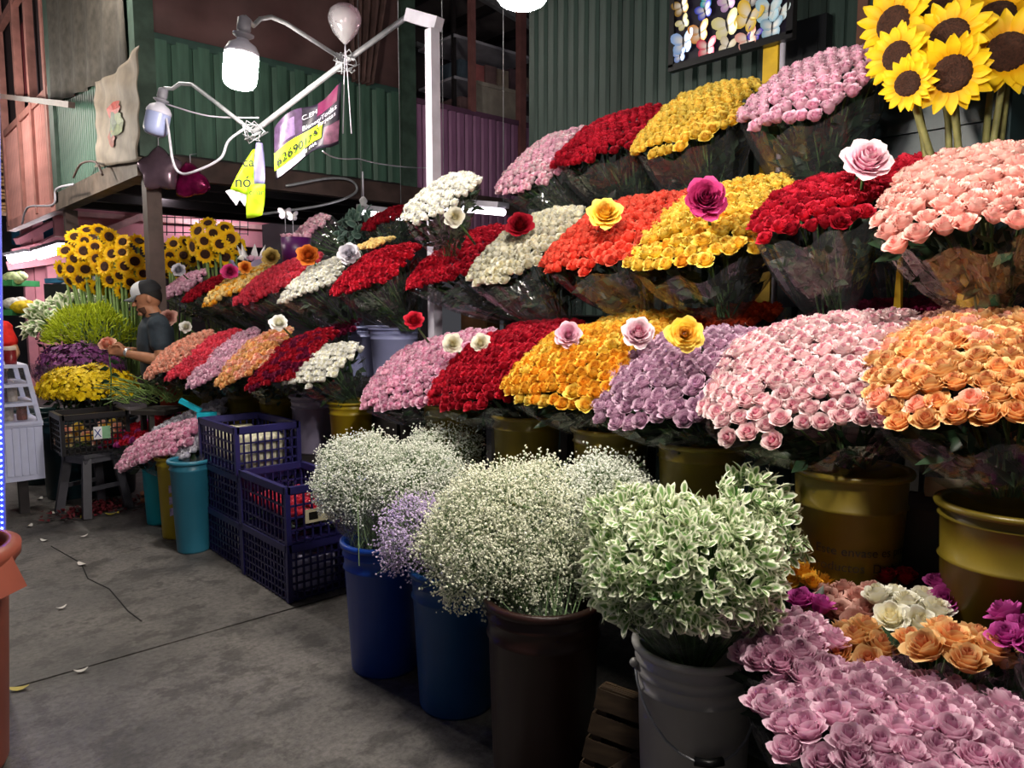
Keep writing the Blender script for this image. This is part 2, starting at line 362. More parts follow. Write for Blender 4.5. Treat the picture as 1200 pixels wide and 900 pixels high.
# banner hung on the corner of the mezzanine
bn = thing('banner', 'creased beige banner with a faded red and green print on mezzanine corner', 'banner', PX(140, 190, MX - .1))
cs = [PX(163, 53, MX - .1), PX(112, 96, MX - .1), PX(112, 196, MX - .1), PX(161, 189, MX - .1)]
def bnf(u, v):
    p = (cs[0] * (1 - u) + cs[1] * u) * (1 - v) + (cs[3] * (1 - u) + cs[2] * u) * v
    p.z -= .04 * math.sin(PI * u) * (1 - v); p.x -= .010 * math.sin(u * 19 + v * 7) * (1 - .5 * v) + .006 * math.sin(v * 23 + u * 9); return p
b = MB(); b.grid(bnf, 30, 30); o = b.build('sheet', mat('beige banner cloth', '#85796b', .7, .25, 6), bn); o.modifiers.new('thick', 'SOLIDIFY').thickness = .004
for nm, hexc, (u0, v0, ru, rv) in (('print', '#a8443c', (.5, .42, .12, .1)), ('print', '#6f7c4d', (.43, .58, .13, .12)), ('print', '#8d4a3c', (.55, .72, .1, .09)), ('print', '#596652', (.52, .57, .06, .14))):
    b = MB(); n = 14
    b.add([bnf(u0, v0) - Vector((.012, 0, 0))] + [bnf(u0 + ru * math.cos(2 * PI * i / n) * (1 + .25 * math.sin(3 * i)), v0 + rv * math.sin(2 * PI * i / n)) - Vector((.012, 0, 0)) for i in range(n)], [(0, 1 + i, 1 + (i + 1) % n) for i in range(n)])
    b.build('print', mat('faded print ' + hexc, hexc, .6, .3, 20), bn)

# pink booth further along the aisle
pb = thing('wall_far', 'pink corrugated upper booth with timber window frames along the aisle', 'wall', (MX, 9.2, 2.6), kind='structure')
clad(pb, (MX, 11.9), (MX, 9.15), 2.6, 1.08, .085, .03, M_PINK)
MB().bx((MX + .05, 9.1, 2.55), (MX + .12, 12, 5.6)).build('backing', mat('booth dark', '#2a1c22', .9), pb)
MB().bx((MX - .05, 9.1, 2.5), (MX + .05, 12, 2.62)).build('sill_beam', M_PINK, pb)
for y in (9.2, 10.0, 10.75, 11.85): MB().bx((MX - .06, y - .05, 2.55), (MX + .02, y + .05, 5.6)).build('frame_upright', mat('rosy timber', '#a9746c', .6), pb)
for z in (3.68, 5.0): MB().bx((MX - .05, 9.1, z), (MX + .02, 12, z + .08)).build('frame_rail', mat('rosy timber', '#a9746c', .6), pb)
MB().bx((MX + .03, 10.3, 4.0), (MX + .05, 11.2, 4.8)).build('red_shade', mat('deep red cloth', '#5a1722', .8), pb)
MB().bar(PX(-5, 112, MX - .25), PX(84, 123, MX - .25), .05).build('rail', M_BROWNST, pb)

# bright pink hall behind, under the mezzanine
ph = thing('trim_3', 'bright pink beams and boards of the hall beyond the mezzanine', 'trim', (3, 10.5, 2.4), kind='structure')
MB().bx((2.05, 10.5, 2.35), (7.5, 10.58, 3.1)).build('fascia', M_PINK2, ph)
MB().bx((2.05, 10.42, 2.6), (7.5, 10.5, 2.66)).build('rail', mat('pale pink', '#e9b6b6', .5), ph)
MB().bar((2.3, 10.35, 2.3), (3.6, 10.35, 2.95), .08).build('brace', mat('pale pink', '#e9b6b6', .5), ph)
MB().bx((3.2, 13.5, 0), (9, 13.6, 3)).build('rear_sheet', mat('dim rear', '#40363c', .8, .3, 2), ph)
MB().bx((4.6, 6.4, 0), (4.65, 10.4, MZ)).build('rear_partition', mat('dim partition', '#252528', .8, .3, 2), ph)
wg = thing('wire_grid', 'thin dark wire grid hung below the pink fascia behind sunflowers', 'grid', PY(240, 270, 9.6))
for i in range(12):
    a, c = PY(186 + i * 9.5, 244 + i * 1.2, 9.6), PY(186 + i * 9.5, 276, 9.6); MB().tube([a, c], .006, 4).build('wire', M_DARKST, wg)
for i in range(4): MB().tube([PY(186, 245 + i * 9, 9.6), PY(291, 250 + i * 8, 9.6)], .006, 4).build('wire', M_DARKST, wg)

# far left hall
fh = thing('trim_4', 'pink columns and beams of the far market hall', 'trim', PD(50, 420, 12), kind='structure')
for (x0, x1, y0, y1) in ((56, 68, 300, 375), (26, 36, 255, 300), (40, 46, 250, 290)):
    a, c = PD(x0, y1, 12.5), PD(x1, y0, 12.5); MB().bar(Vector((c.x + a.x, c.y + a.y, 0)) / 2 + Vector((0, 0, 0)), Vector(((c.x + a.x) / 2, (c.y + a.y) / 2, c.z)), .16).build('column', M_PINK2, fh)
for (xa, ya, xb, yb, w) in ((15, 298, 95, 280, .16), (8, 312, 95, 300, .14), (20, 283, 60, 262, .1), (48, 288, 96, 262, .1)):
    MB().bar(PD(xa, ya, 12), PD(xb, yb, 12.6), w).build('beam', M_PINK2, fh)
MB().bar(PD(-30, 340, 16), PD(120, 340, 16), .1, 5.5).build('rear_wall', mat('far dim wall', '#4a4a50', .8, .35, 1.5), fh)
b = MB(); b.grid(lambda u, v: PD(14 + 70 * u, 262 + 24 * v + 3 * math.sin(u * 9), 13), 14, 4)
o = b.build('tarpaulin', mat('teal tarpaulin', '#2b6d92', .6), off=PD(40, 270, 13)); o.modifiers.new('t', 'SOLIDIFY').thickness = .01; tag(o, 'teal blue tarpaulin under the pink beams of the far hall', 'tarp')
# stack of empty wooden crates at upper left
for i in range(6):
    c = PD(16, 250 - i * 15, 11); b = MB(); r = thing('wooden_crate', ('lowest', 'second lowest', 'third', 'fourth', 'second highest', 'topmost')[i] + ' pale wooden crate in the tall stack beyond the pink booth', 'crate', c, 'stack of pale wooden crates')
    for k in range(3): MB().box(c + Vector((0, 0, .05 * k)), (.5, .5, .035)).build('slat', M_WOOD, r)
    for sx in (-1, 1): MB().box(c + Vector((sx * .24, -.24, .06)), (.04, .04, .17)).build('corner_post', M_WOOD, r)

# fluorescent fixtures of the hall
def tube_light(label, a, c, e, w=.05, hang=0):
    r = thing('tube_light', label, 'lamp', (Vector(a) + Vector(c)) / 2)
    MB().bar(Vector(a) + Vector((0, 0, .05)), Vector(c) + Vector((0, 0, .05)), w * 2.2, .04).build('housing', M_WHITEP, r)
    for q in ((a, c) if hang else ()): MB().tube([Vector(q) + Vector((0, 0, .06)), Vector((q[0], q[1], hang))], .003, 4).build('hanging_wire', M_GALV, r)
    MB().tube([a, c], w / 2, 8).build('tube', emit('fluorescent %g' % e, '#fff4fb', e), r); return r
tube_light('white fluorescent tube under the pink beam in far left hall', PD(12, 303, 11.5), PD(38, 298, 11.5), 40, .16)
tube_light('long white fluorescent tube lighting the far left flower shelves', PD(44, 298, 10.5), PD(78, 288, 10.5), 40, .16)
tube_light('slim fluorescent tube under the mezzanine behind the dark post', PD(186, 230, 7.6), PD(214, 222, 7.9), 30, .05)
tube_light('fluorescent tube behind the dark red foliage bunch at stall back', PX(424, 249, 3.6), PX(470, 255, 3.6), 8, .05, 5.7)
tube_light('fluorescent tube behind the pink rose bunch on the top tier', PX(520, 243, 3.6), PX(590, 249, 3.6), 8, .05, 5.7)
tube_light('fluorescent tube over the pink fascia seen above the sunflowers', PY(235, 236, 9.9), PY(290, 248, 9.9), 40, .07)
# ================================================================ FLOWER MESHES
def petal(b, ang, r0, r1, z0, z1, hw, curl, t, rnd, nu=5, nv=4):
    def fn(u, v):
        a = 2 * u - 1; bb = v * (1 - .2 * a * a * v)
        wid = hw * (.5 + .5 * math.sin(PI * min(1, bb * .62 + .22)))
        r = r0 + (r1 - r0) * bb ** .42; z = z0 + (z1 - z0) * bb
        k = max(0, (bb - .55) / .45); r += curl * k * k; z -= curl * .45 * k * k
        ph = ang + a * wid; r *= 1 + .07 * a + .03 * math.sin(5 * a + rnd)
        return (r * math.cos(ph), r * math.sin(ph), z)
    b.grid(fn, nu, nv, lambda u, v: (t + .001, v, rnd / 7), True)
def rose_builder(seed, big=False, tight=0.0):
    rg = random.Random(seed); b = MB()
    n = 22
    def sp(u, v):
        a = u * 2.3 * 2 * PI; r = .04 + .20 * u; return ((r + .03 * v) * math.cos(a), (r + .03 * v) * math.sin(a), .4 + (.86 + .06 * math.sin(a * 1.5) - .03 * u) * v)
    b.grid(sp, n, 3, lambda u, v: (.001 + .12 * u, v * .8, .3), True)
    a0 = rg.uniform(0, 6)
    rings = [(3, .36, 1.26, 1.2, .05, .25), (4, .50 - .03 * tight, 1.22, 1.0, .09, .5), (5, .66 - .08 * tight, 1.12 + .06 * tight, .85, .15, .75), (6, .80 - .12 * tight, .96 + .18 * tight, .78, .26 - .08 * tight, 1.0)]
    if big: rings = [(3, .28, 1.34, 1.25, .05, .2), (4, .40, 1.28, 1.0, .07, .35), (5, .52, 1.18, .85, .10, .5), (6, .65, 1.04, .75, .14, .65), (7, .78, .86, .68, .20, .85), (7, .90, .64, .68, .28, 1.0)]
    for (k, r1, z1, hw, cu, t) in rings:
        a0 += rg.uniform(.4, .9)
        for i in range(k):
            petal(b, a0 + 2 * PI * i / k + rg.uniform(-.12, .12), .14, r1 * rg.uniform(.93, 1.06), 0, z1 * rg.uniform(.93, 1.05), hw * rg.uniform(.9, 1.1), cu * rg.uniform(.5, 1.5), t, rg.uniform(0, 7))
    return b
COLS = {  # heart, outer, rim of the petals
    'palepink': ('#d8447e', '#fad0d6', '#feeeec'), 'pinklilac': ('#d8609c', '#f4b6d4', '#f9d8e8'), 'darkred': ('#6d0716', '#a50d22', '#c02036'),
    'red': ('#9b0c1e', '#c9142c', '#dd3048'), 'gold': ('#d87806', '#f4b01a', '#ffd050'), 'yellow': ('#e8a000', '#fbd834', '#ffea7a'),
    'lilac': ('#9a5888', '#c694b4', '#e8cbdd'), 'peach': ('#d84a20', '#f2a858', '#fcdca0'), 'coral': ('#e02a22', '#f4503c', '#fb7a62'),
    'white': ('#f1ecc4', '#f7f6ea', '#ffffff'), 'cream': ('#f0e4ae', '#f9f4dc', '#fffef4'), 'softpink': ('#ef8f8a', '#f7b5ae', '#fbd4c8'),
    'lightpink': ('#e58fb8', '#f3b9d2', '#f9d6e4'), 'mauve': ('#c0689a', '#eaaecb', '#fadcea'), 'magenta': ('#8a1368', '#bd2f93', '#d262b2'),
    'orangered': ('#c02a10', '#e4471e', '#f0683a'), 'salmon': ('#ee8468', '#f6b296', '#fad1bc'), 'coralred': ('#d8183a', '#ee3c58', '#f76a80'),
    'paleyellow': ('#f5c34a', '#fbdf8c', '#fdeeb8'), 'orange': ('#e86a00', '#f59022', '#fbb052'), 'pinkwhite': ('#e56f9e', '#f5c3d6', '#fdeef2'),
    'purplered': ('#3f0a22', '#6d1134', '#8a2148'), 'dullpink': ('#b76a62', '#d79b90', '#e6b9ac'), 'olive': ('#a07a20', '#c7a64a', '#dcc478'),
    'burntorange': ('#b8480e', '#d8691a', '#e8893a'), 'greywhite': ('#b9b4c4', '#d3d0dc', '#eceaf2'), 'hotpink': ('#8a0c46', '#c01c66', '#d8488a'),
}
ROSES = {}
def rose_meshes(col, big=False):
    k = (col, big)
    if k not in ROSES:
        c = COLS[col]; m = petal_mat('rose petals ' + col, *c)
        tight = .8 if col in ('white', 'lightpink', 'pinkwhite') else (.35 if col in ('palepink', 'softpink', 'darkred', 'red') else 0)
        ROSES[k] = [rose_builder(11 * i + len(col) + (90 if big else 0), big, tight).mesh('rose', m) for i in range(3)]
    return ROSES[k]
M_LEAF = mat('dark rose leaf', '#243a24', .45, .45, 30, spec=.4)
M_STEM = mat('rose stem', '#4b6a3a', .5, .3, 20)
M_CELLO = film('cellophane', '#f4f5f8', .22, .02, .07)
M_CELLO2 = film('smoky cellophane', '#e4e2e6', .25, .025, .07)

def leaf_quad(b, c, d, n, L, w):
    d = Vector(d).normalized(); s = d.cross(Vector(n)); s = s.normalized() if s.length > 1e-5 else d.orthogonal().normalized(); n = s.cross(d)
    c = Vector(c); k = random.uniform(.1, .3)
    b.add([c, c + d * L * .45 + s * w / 2 + n * L * k * .4, c + d * L, c + d * L * .45 - s * w / 2 + n * L * k * .4, c + d * L * .5 - n * L * .08], [(0, 4, 1), (1, 4, 2), (2, 4, 3), (3, 4, 0)], smooth=True)
def rv(s=1.0): return Vector((random.gauss(0, s), random.gauss(0, s), random.gauss(0, s)))
NROSE = 0
def frame_patch(F, K, Xf, Xk, wpx):
    Fw, Kw = PX(F[0], F[1], Xf), PX(K[0], K[1], Xk); C = (Fw + Kw) / 2; v = Kw - Fw; L = v.length; v = v.normalized()
    u = Vector((0, -1, 0)); u = (u - v * u.dot(v)).normalized(); n = u.cross(v)
    if n.z < 0: n = -n
    d = depth(C); rr = (C - O3).dot(RT) / d; w = wpx / (FPX * (.669 + rr * .743) / d)
    return C, u, v, n, L, w
def greenery(root, C, u, v, n, a, b, h, base, rb, nleaf=110, nstem=14, leafL=.06, sub=.38):
    st = MB(); lf = MB()
    for i in range(nstem):
        ph = random.uniform(0, 2 * PI); q = math.sqrt(random.random())
        top = C + u * a * q * math.cos(ph) * .9 + v * b * q * math.sin(ph) * .9 - n * h * sub
        bot = base + Vector((rb * q * math.cos(ph) * .6, rb * q * math.sin(ph) * .6, 0)); st.tube([bot, bot.lerp(top, .55), top], .004, 4, False)
    for i in range(nleaf):
        ph = random.uniform(0, 2 * PI); q = random.uniform(.6, 1.0); t = random.uniform(.3, .97)
        rim = C + u * a * q * math.cos(ph) + v * b * q * math.sin(ph) - n * (h * sub + .01)
        p0 = base + Vector((rb * q * math.cos(ph), rb * q * math.sin(ph), 0)); p = p0.lerp(rim, t)
        d = (rim - p0).normalized() + (rim - C).normalized() * .5 + rv(.5); leaf_quad(lf, p, d, rv(1) + n, leafL * random.uniform(.7, 1.3), leafL * .55)
    tag(st.build('stems', M_STEM, root), kind='stuff'); tag(lf.build('leaves', M_LEAF, root), kind='stuff')
def wrap_cone(root, C, u, v, n, a, b, h, base, rb, m=None, over=.02, k=1.07, name='cellophane_wrap', sub=.38):
    w = MB(); s0 = random.uniform(0, 9)
    def fn(x, t):
        ph = x * 2 * PI; wr = 1 + .045 * math.sin(13 * ph + s0 + 3 * t) * (.3 + .7 * t) + .03 * math.sin(7 * ph - s0) * t
        rim = C + u * a * k * wr * math.cos(ph) + v * b * k * wr * math.sin(ph) - n * (h * sub - over) + n * .015 * math.sin(9 * ph + s0)
        p0 = base + Vector((0, 0, 0)) + u * rb * math.cos(ph) * wr + v * rb * math.sin(ph) * wr * .6
        return p0.lerp(rim, t) - n * .05 * math.sin(PI * t) * 0 + (rim - C) * .10 * math.sin(PI * t)
    w.grid(fn, 81, 8); return w.build(name, m or M_CELLO, root)
def rose_bunch(label, F, K, Xf, Xk, wpx, h, col, r, B, XB, group=None, wrap=True, p=3.1, name='rose_bunch', rb=.07, nleaf=190, mix=None, pack=1.62, leafL=.07, over=.02, wm=None, nstem=14, cat='rose bunch'):
    global NROSE
    h *= .85
    if group in (G1, G2, G3): F = (F[0] - 14, F[1]); K = (K[0] - 14, K[1] - 2); wpx = wpx * 1.2
    C, u, v, n, L, w = frame_patch(F, K, Xf, Xk, wpx)
    base = PX(B[0], B[1], XB) if len(B) == 2 else Vector(B)
    root = thing(name, label, cat, base, group)
    a = max(.03, w / 2 - r * .4); b = max(.03, L / 2 - r * .4); s = pack * r
    ny = int(b / (s * .866)) + 1; nx = int(a / s) + 1
    for j in range(-ny, ny + 1):
        for i in range(-nx, nx + 1):
            x = (i + .5 * (j % 2)) * s + random.gauss(0, .10) * s; y = j * s * .866 + random.gauss(0, .10) * s
            pu, pv = x / a, y / b; rho = (abs(pu) ** p + abs(pv) ** p) ** (1 / p)
            if rho > .985: continue
            q = math.sqrt(max(.1, 1 - (.93 * rho) ** 2)); pos = C + u * x + v * y + n * (h * q - h * .38 + random.gauss(0, .12) * r)
            N = n * 1.0 + u * (pu * h / a / q * .62) + v * (pv * h / b / q * .62) + Vector((0, 0, .15))
            N = (N.normalized() + rv(.10)).normalized()
            cc = col
            if mix and random.random() < mix[1]: cc = mix[0]
            me = random.choice(rose_meshes(cc)); sc = r * 1.10 * random.uniform(.88, 1.12)
            inst('rose', me, root, pos - N * sc * .55, N, random.uniform(0, 6.28), (sc, sc, sc * random.uniform(.95, 1.15))); NROSE += 1
    greenery(root, C, u, v, n, a, b, h, base, rb, nleaf, nstem, leafL)
    if wrap: wrap_cone(root, C, u, v, n, a, b, h, base, rb, wm, over)
    return root
def display_rose(label, px, py, X, col, r, axis, stemto=None, leafy=True, D=None):
    pos = PX(px, py, X) if D is None else PD(px, py, D); ax = (Vector(axis).normalized() + (O3 - pos).normalized() * .9).normalized()
    end = pos - ax * .10 + Vector((.16, .06, -.10)) if stemto is None else Vector(stemto)
    root = thing('single_rose', label, 'rose', end)
    inst('bloom', random.choice(rose_meshes(col, True)), root, pos - ax * r * .45, ax, random.uniform(0, 6), r)
    MB().tube([end, end.lerp(pos, .6) - ax * .02, pos - ax * r * .4], .006, 6).build('stem', M_STEM, root)
    cb = MB()
    for i in range(5):
        d = ax.orthogonal().normalized(); d.rotate(Quaternion(ax, i * 1.26)); leaf_quad(cb, pos - ax * r * .45, d - ax * .4, ax, r * .8, r * .3)
    cb.build('sepals', M_LEAF, root); return root

# ================================================================ SUPPORTS: tiered stand of the near stall
M_STAND = mat('dark stand timber', '#2c2825', .7, .3, 6)
sd = thing('display_stand', 'dark tiered display stand under the rose buckets of the near stall', 'stand', (2.6, 1.9, 0))
for (x0, x1, z) in ((1.98, 2.5, .60), (2.5, 3.0, 1.02), (3.0, 3.6, 1.42)):
    for k in range(3):
        w = (x1 - x0) / 3; MB().bx((x0 + k * w, .1, z), (x0 + (k + 1) * w - .012, 3.45, z + .03)).build('plank', M_STAND, sd)
    for y in (.15, 1.25, 2.35, 3.4):
        MB().bx((x0 + .02, y - .03, 0), (x0 + .08, y + .03, z)).build('leg', M_STAND, sd); MB().bx((x1 - .08, y - .03, 0), (x1 - .02, y + .03, z)).build('leg', M_STAND, sd)
s2 = thing('display_stand', 'dark tiered display stand under the flower buckets of the further stall', 'stand', (2.5, 5, 0))
for (x0, x1, y0, y1, z) in ((2.02, 2.5, 3.75, 6.0, .56), (2.5, 3.1, 3.6, 6.0, 1.0)):
    for k in range(3):
        w = (x1 - x0) / 3; MB().bx((x0 + k * w, y0, z), (x0 + (k + 1) * w - .012, y1, z + .03)).build('plank', M_STAND, s2)
    for y in (y0 + .1, (y0 + y1) / 2, y1 - .1):
        MB().bx((x1 - .08, y - .03, 0), (x1 - .02, y + .03, z)).build('leg', M_STAND, s2); MB().bx((x0 + .02, y - .03, 0), (x0 + .08, y + .03, z)).build('leg', M_STAND, s2)

# ================================================================ BUCKETS
def plastic(col, rough=.38): return mat('plastic ' + col, col, rough, .1, 4, spec=.5)
def bucket(label, x, y, z0, rt, rb, h, col, group=None, bands=(.86,), handle=None, lip=.012, name='bucket', cat='bucket'):
    m = plastic(col); root = thing(name, label, cat, (x, y, z0), group); b = MB()
    R = lambda t: rb + (rt - rb) * t
    pr = [(1e-4, 0), (rb * .96, 0), (rb, .012)]
    for t in sorted(bands): pr += [(R(t - .012), h * (t - .012)), (R(t) + .007, h * t), (R(t + .012), h * (t + .012))]
    pr += [(R(.985), h * .985)]
    b.lathe(pr, 40, (x, y, z0))
    b.lathe([(R(.985) - .006, h * .985), (R(.5) - .006, h * .5), (rb - .006, .02), (1e-4, .02)], 40, (x, y, z0)); b.build('body', m, root)
    MB().lathe([(rt - .006, h * .96), (rt + lip, h * .96), (rt + lip + .003, h * .98), (rt + lip, h), (rt - .004, h), (rt - .006, h * .96)], 40, (x, y, z0)).build('rim', m, root)
    if handle is not None:
        hy = h * .84; pts = []; side = Vector((math.cos(handle), math.sin(handle), 0)); fr = Vector((-side.y, side.x, 0))
        for i in range(15):
            a = PI * i / 14; pts.append(Vector((x, y, z0 + hy)) + side * (rt + .008) * math.cos(a) + fr * (rt + .012) * math.sin(a) - Vector((0, 0, .18 * math.sin(a))))
        hd = MB(); hd.tube(pts, .0035, 6); o = hd.build('wire_handle', M_GALV, root)
        MB().tube(pts[6:9], .011, 8).build('grip', mat('black plastic', '#131314', .4), o)
        for s in (0, -1): MB().ell(pts[s], .013, 8, 6).build('ear', m, root)
    return root
ROWX = 2.25
for i, (px, lab) in enumerate(((532, 'yellow plastic bucket under the pink-lilac roses at the row\'s far end'), (617, 'yellow plastic bucket under the crimson roses'), (716, 'yellow plastic bucket under the golden yellow roses'), (822, 'yellow plastic bucket under the purple roses'))):
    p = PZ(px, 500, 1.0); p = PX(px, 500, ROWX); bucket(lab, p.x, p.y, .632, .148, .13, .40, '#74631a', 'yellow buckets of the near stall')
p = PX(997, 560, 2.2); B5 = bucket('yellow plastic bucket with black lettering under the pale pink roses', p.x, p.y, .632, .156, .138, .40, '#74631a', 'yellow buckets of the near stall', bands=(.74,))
def onb(p, R, z0):
    a0 = math.atan2(-p.y, -p.x) - .15
    def mk(zb, scale=1):
        def fn(x, y, w): a = a0 + (x - w * .22) / R; return (p.x + (R + .002) * math.cos(a), p.y + (R + .002) * math.sin(a), zb + y)
        return fn
    return mk
mk = onb(p, .149, .632); M_INK = mat('black ink', '#17130f', .6)
lettering(B5, 'Este envase es propi', .036, mk(.632 + .175), M_INK); lettering(B5, 'Productos  Deshidratado', .036, mk(.632 + .13), M_INK)
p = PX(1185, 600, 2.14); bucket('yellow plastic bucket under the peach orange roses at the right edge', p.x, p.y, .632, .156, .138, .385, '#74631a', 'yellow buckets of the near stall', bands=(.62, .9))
# front floor buckets
BB = {}
for key, px, py, rt, rb, h, col, lab in (('b1', 452, 778, .165, .14, .55, '#12409a', 'tall cobalt blue bucket of baby\'s breath next to the crates'),
                               ('b2', 535, 822, .165, .14, .54, '#14508c', 'tall blue bucket half hidden between cobalt and maroon buckets'),
                               ('br', 636, 905, .178, .16, .60, '#331c18', 'maroon brown barrel bucket in front of the big baby\'s breath')):
    p = PZ(px, py, 0); BB[key] = p; bucket(lab, p.x, p.y, 0, rt, rb, h, col, bands=(.8, .9))
pw = PD(815, 745, 1.98); WB = Vector((pw.x, pw.y, .25))
bucket('white paint pail with a wire handle full of variegated greens', pw.x, pw.y, .25, .152, .138, .375, '#b9b6b2', bands=(.70, .80, .88), handle=math.atan2(RT.y, RT.x) + PI)
# wooden crate the white pail stands on, and a tilted one beside it
def slat_crate(label, c, size, M=None, name='wooden_crate', rows=4):
    c = Vector(c); r = thing(name, label, 'crate', c); X, Y, Z = size; M = M or Matrix.Identity(3); m = mat('dark crate wood', '#4a3a2a', .75, .35, 7, stretch=(1, 1, 6))
    def bxm(o, s, nm): MB().box(c + M @ Vector(o), s, M).build(nm, m, r)
    for k in range(rows):
        z = Z * (k + .5) / rows
        for s in (-1, 1):
            bxm((s * X / 2, 0, z), (.012, Y, Z / rows * .78), 'slat'); bxm((0, s * Y / 2, z), (X, .012, Z / rows * .78), 'slat')
    for sx in (-1, 1):
        for sy in (-1, 1): bxm((sx * (X / 2 - .02), sy * (Y / 2 - .02), Z / 2), (.03, .03, Z), 'corner_post')
    for k in range(4): bxm((-X / 2 + X * (k + .5) / 4, 0, Z - .008 if Z < .31 else .008), (X / 4 * .85, Y, .012), 'board')
    return r
slat_crate('dark slatted wooden crate under the white paint pail', (pw.x + .03, pw.y, 0), (.34, .34, .25))
t = PD(735, 925, 2.15); slat_crate('slatted wooden crate tilted against the white pail', (t.x, t.y, .10), (.10, .28, .28), Matrix.Rotation(.35, 3, 'Y') @ Matrix.Rotation(.5, 3, 'Z'))
# slim tall buckets by the crates
for px, py, rt, rb, h, col, lab in ((188, 612, .105, .085, .50, '#18aec4', 'bright turquoise tall bucket with pink bouquets'),
                               (207, 628, .10, .085, .54, '#b09a22', 'mustard yellow tall bucket with a faded flower print'),
                               (227, 644, .118, .095, .575, '#2f7892', 'teal blue tall bucket beside the stacked crates')):
    p = PZ(px, py, 0); BB[col] = p; rr = bucket(lab, p.x, p.y, 0, rt, rb, h, col, bands=(.9,))
    if col == '#b09a22':
        b = MB(); a0 = math.atan2(-p.y, -p.x) - .1
        for k in range(3):
            z = .16 + k * .075
            b.add([(p.x + .0985 * math.cos(a0 + s * .25), p.y + .0985 * math.sin(a0 + s * .25), z + zz) for s, zz in ((-1, 0), (1, .01), (1, .06), (-1, .05))], [(0, 1, 2, 3)])
        b.build('print', mat('lavender print', '#b9a8cf', .6, .4, 60), rr)
# further stall: yellow buckets in a row, terracotta one at the end
for px, X, col, lab in ((412, 2.24, '#b49a18', 'bright yellow bucket under the white roses of the further stall'), (366, 2.2, '#8f86a0', 'greyish lilac bucket between yellow ones of the further stall'),
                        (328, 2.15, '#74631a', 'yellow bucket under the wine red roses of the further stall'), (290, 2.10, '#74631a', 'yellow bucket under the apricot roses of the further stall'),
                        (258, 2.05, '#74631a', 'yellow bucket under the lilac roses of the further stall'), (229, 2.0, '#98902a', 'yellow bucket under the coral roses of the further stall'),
                        (203, 1.9, '#b0583a', 'terracotta bucket at the far end of the further stall')):
    p = PX(px, 480, X); bucket(lab, p.x, p.y, .592, .13, .112, .36 if col != '#b0583a' else .34, col, 'bucket row of the further stall', bands=(.8, .9))
for px, X, lab in ((428, 2.7, 'white bucket, pale blue light painted in, under the dark red roses'), (462, 2.62, 'white bucket, blue light painted in, behind the single red rose')):
    p = PX(px, 395, X); bucket(lab, p.x, p.y, 1.032 if X > 2.65 else 1.032, .15, .13, .34, '#a9aede', 'white buckets between the stalls', bands=(.8, .9))  # blue light on the white plastic is painted into its colour

# ================================================================ ROSE TIERS, near stall
G1, G2, G3 = 'roses of the lowest tier', 'roses of the middle tier', 'roses of the top tier'
rose_bunch('pink and lilac roses at the left end of the lowest tier', (486, 480), (548, 395), 2.02, 2.5, 92, .12, 'pinklilac', .029, (532, 497), ROWX, G1, mix=('lightpink', .4))
rose_bunch('crimson roses of the lowest tier with two white roses above', (556, 482), (632, 388), 2.02, 2.5, 92, .12, 'darkred', .028, (617, 500), ROWX, G1, mix=('red', .4))
rose_bunch('red roses behind the white roses on the lowest tier', (625, 405), (660, 380), 2.45, 2.7, 70, .06, 'red', .027, (655, 440), 2.6, G1, nleaf=40)
rose_bunch('golden yellow roses of the lowest tier', (650, 480), (735, 385), 2.02, 2.5, 122, .14, 'gold', .030, (716, 505), ROWX, G1, mix=('yellow', .2))
rose_bunch('lighter yellow roses behind the golden ones', (725, 420), (775, 370), 2.4, 2.75, 90, .08, 'yellow', .029, (760, 450), 2.6, G1, nleaf=40, mix=('gold', .3))
rose_bunch('dusty purple roses of the lowest tier', (782, 503), (835, 392), 2.02, 2.5, 142, .14, 'lilac', .031, (822, 520), ROWX, G1)
rose_bunch('orange-red roses peeking out behind the purple ones', (838, 388), (852, 366), 2.7, 2.95, 120, .05, 'orangered', .027, (850, 440), 2.75, G1, nleaf=30)
rose_bunch('pale pink roses with deep pink hearts filling the lettered bucket', (965, 520), (985, 378), 1.95, 2.55, 222, .17, 'palepink', .031, (997, 545), 2.2, G1)
rose_bunch('dark magenta roses behind the pale pink bunch', (1035, 382), (1045, 360), 2.65, 2.9, 135, .05, 'purplered', .027, (1040, 440), 2.75, G1, nleaf=30)
rose_bunch('peach orange roses of the lowest tier at the right edge', (1170, 512), (1165, 380), 1.9, 2.5, 245, .16, 'peach', .034, (1185, 585), 2.14, G1, mix=('salmon', .15))
rose_bunch('dull pink roses at the back of the peach bunch', (1130, 395), (1135, 372), 2.5, 2.7, 110, .05, 'dullpink', .030, (1140, 440), 2.6, G1, nleaf=30)
# middle tier
rose_bunch('dark red roses at the left end of the middle tier', (518, 338), (580, 272), 2.4, 2.95, 58, .12, 'darkred', .027, (620, 380), 2.75, G2, mix=('red', .35), leafL=.075, wm=M_CELLO2)
rose_bunch('creamy white roses of the middle tier', (585, 335), (672, 248), 2.4, 3.0, 70, .12, 'cream', .030, (665, 385), 2.75, G2, leafL=.075, wm=M_CELLO2)
rose_bunch('coral red roses of the middle tier', (686, 322), (785, 232), 2.4, 3.0, 112, .13, 'coral', .031, (760, 375), 2.75, G2, leafL=.075, wm=M_CELLO2)
rose_bunch('yellow roses of the middle tier under the big magenta rose', (802, 322), (892, 216), 2.4, 3.0, 138, .14, 'yellow', .032, (850, 372), 2.75, G2, mix=('gold', .12), leafL=.075, wm=M_CELLO2)
rose_bunch('dark red roses of the middle tier in a cellophane sleeve', (950, 280), (990, 212), 2.4, 2.85, 118, .10, 'red', .031, (975, 372), 2.65, G2, mix=('darkred', .4), leafL=.075, wm=M_CELLO2)
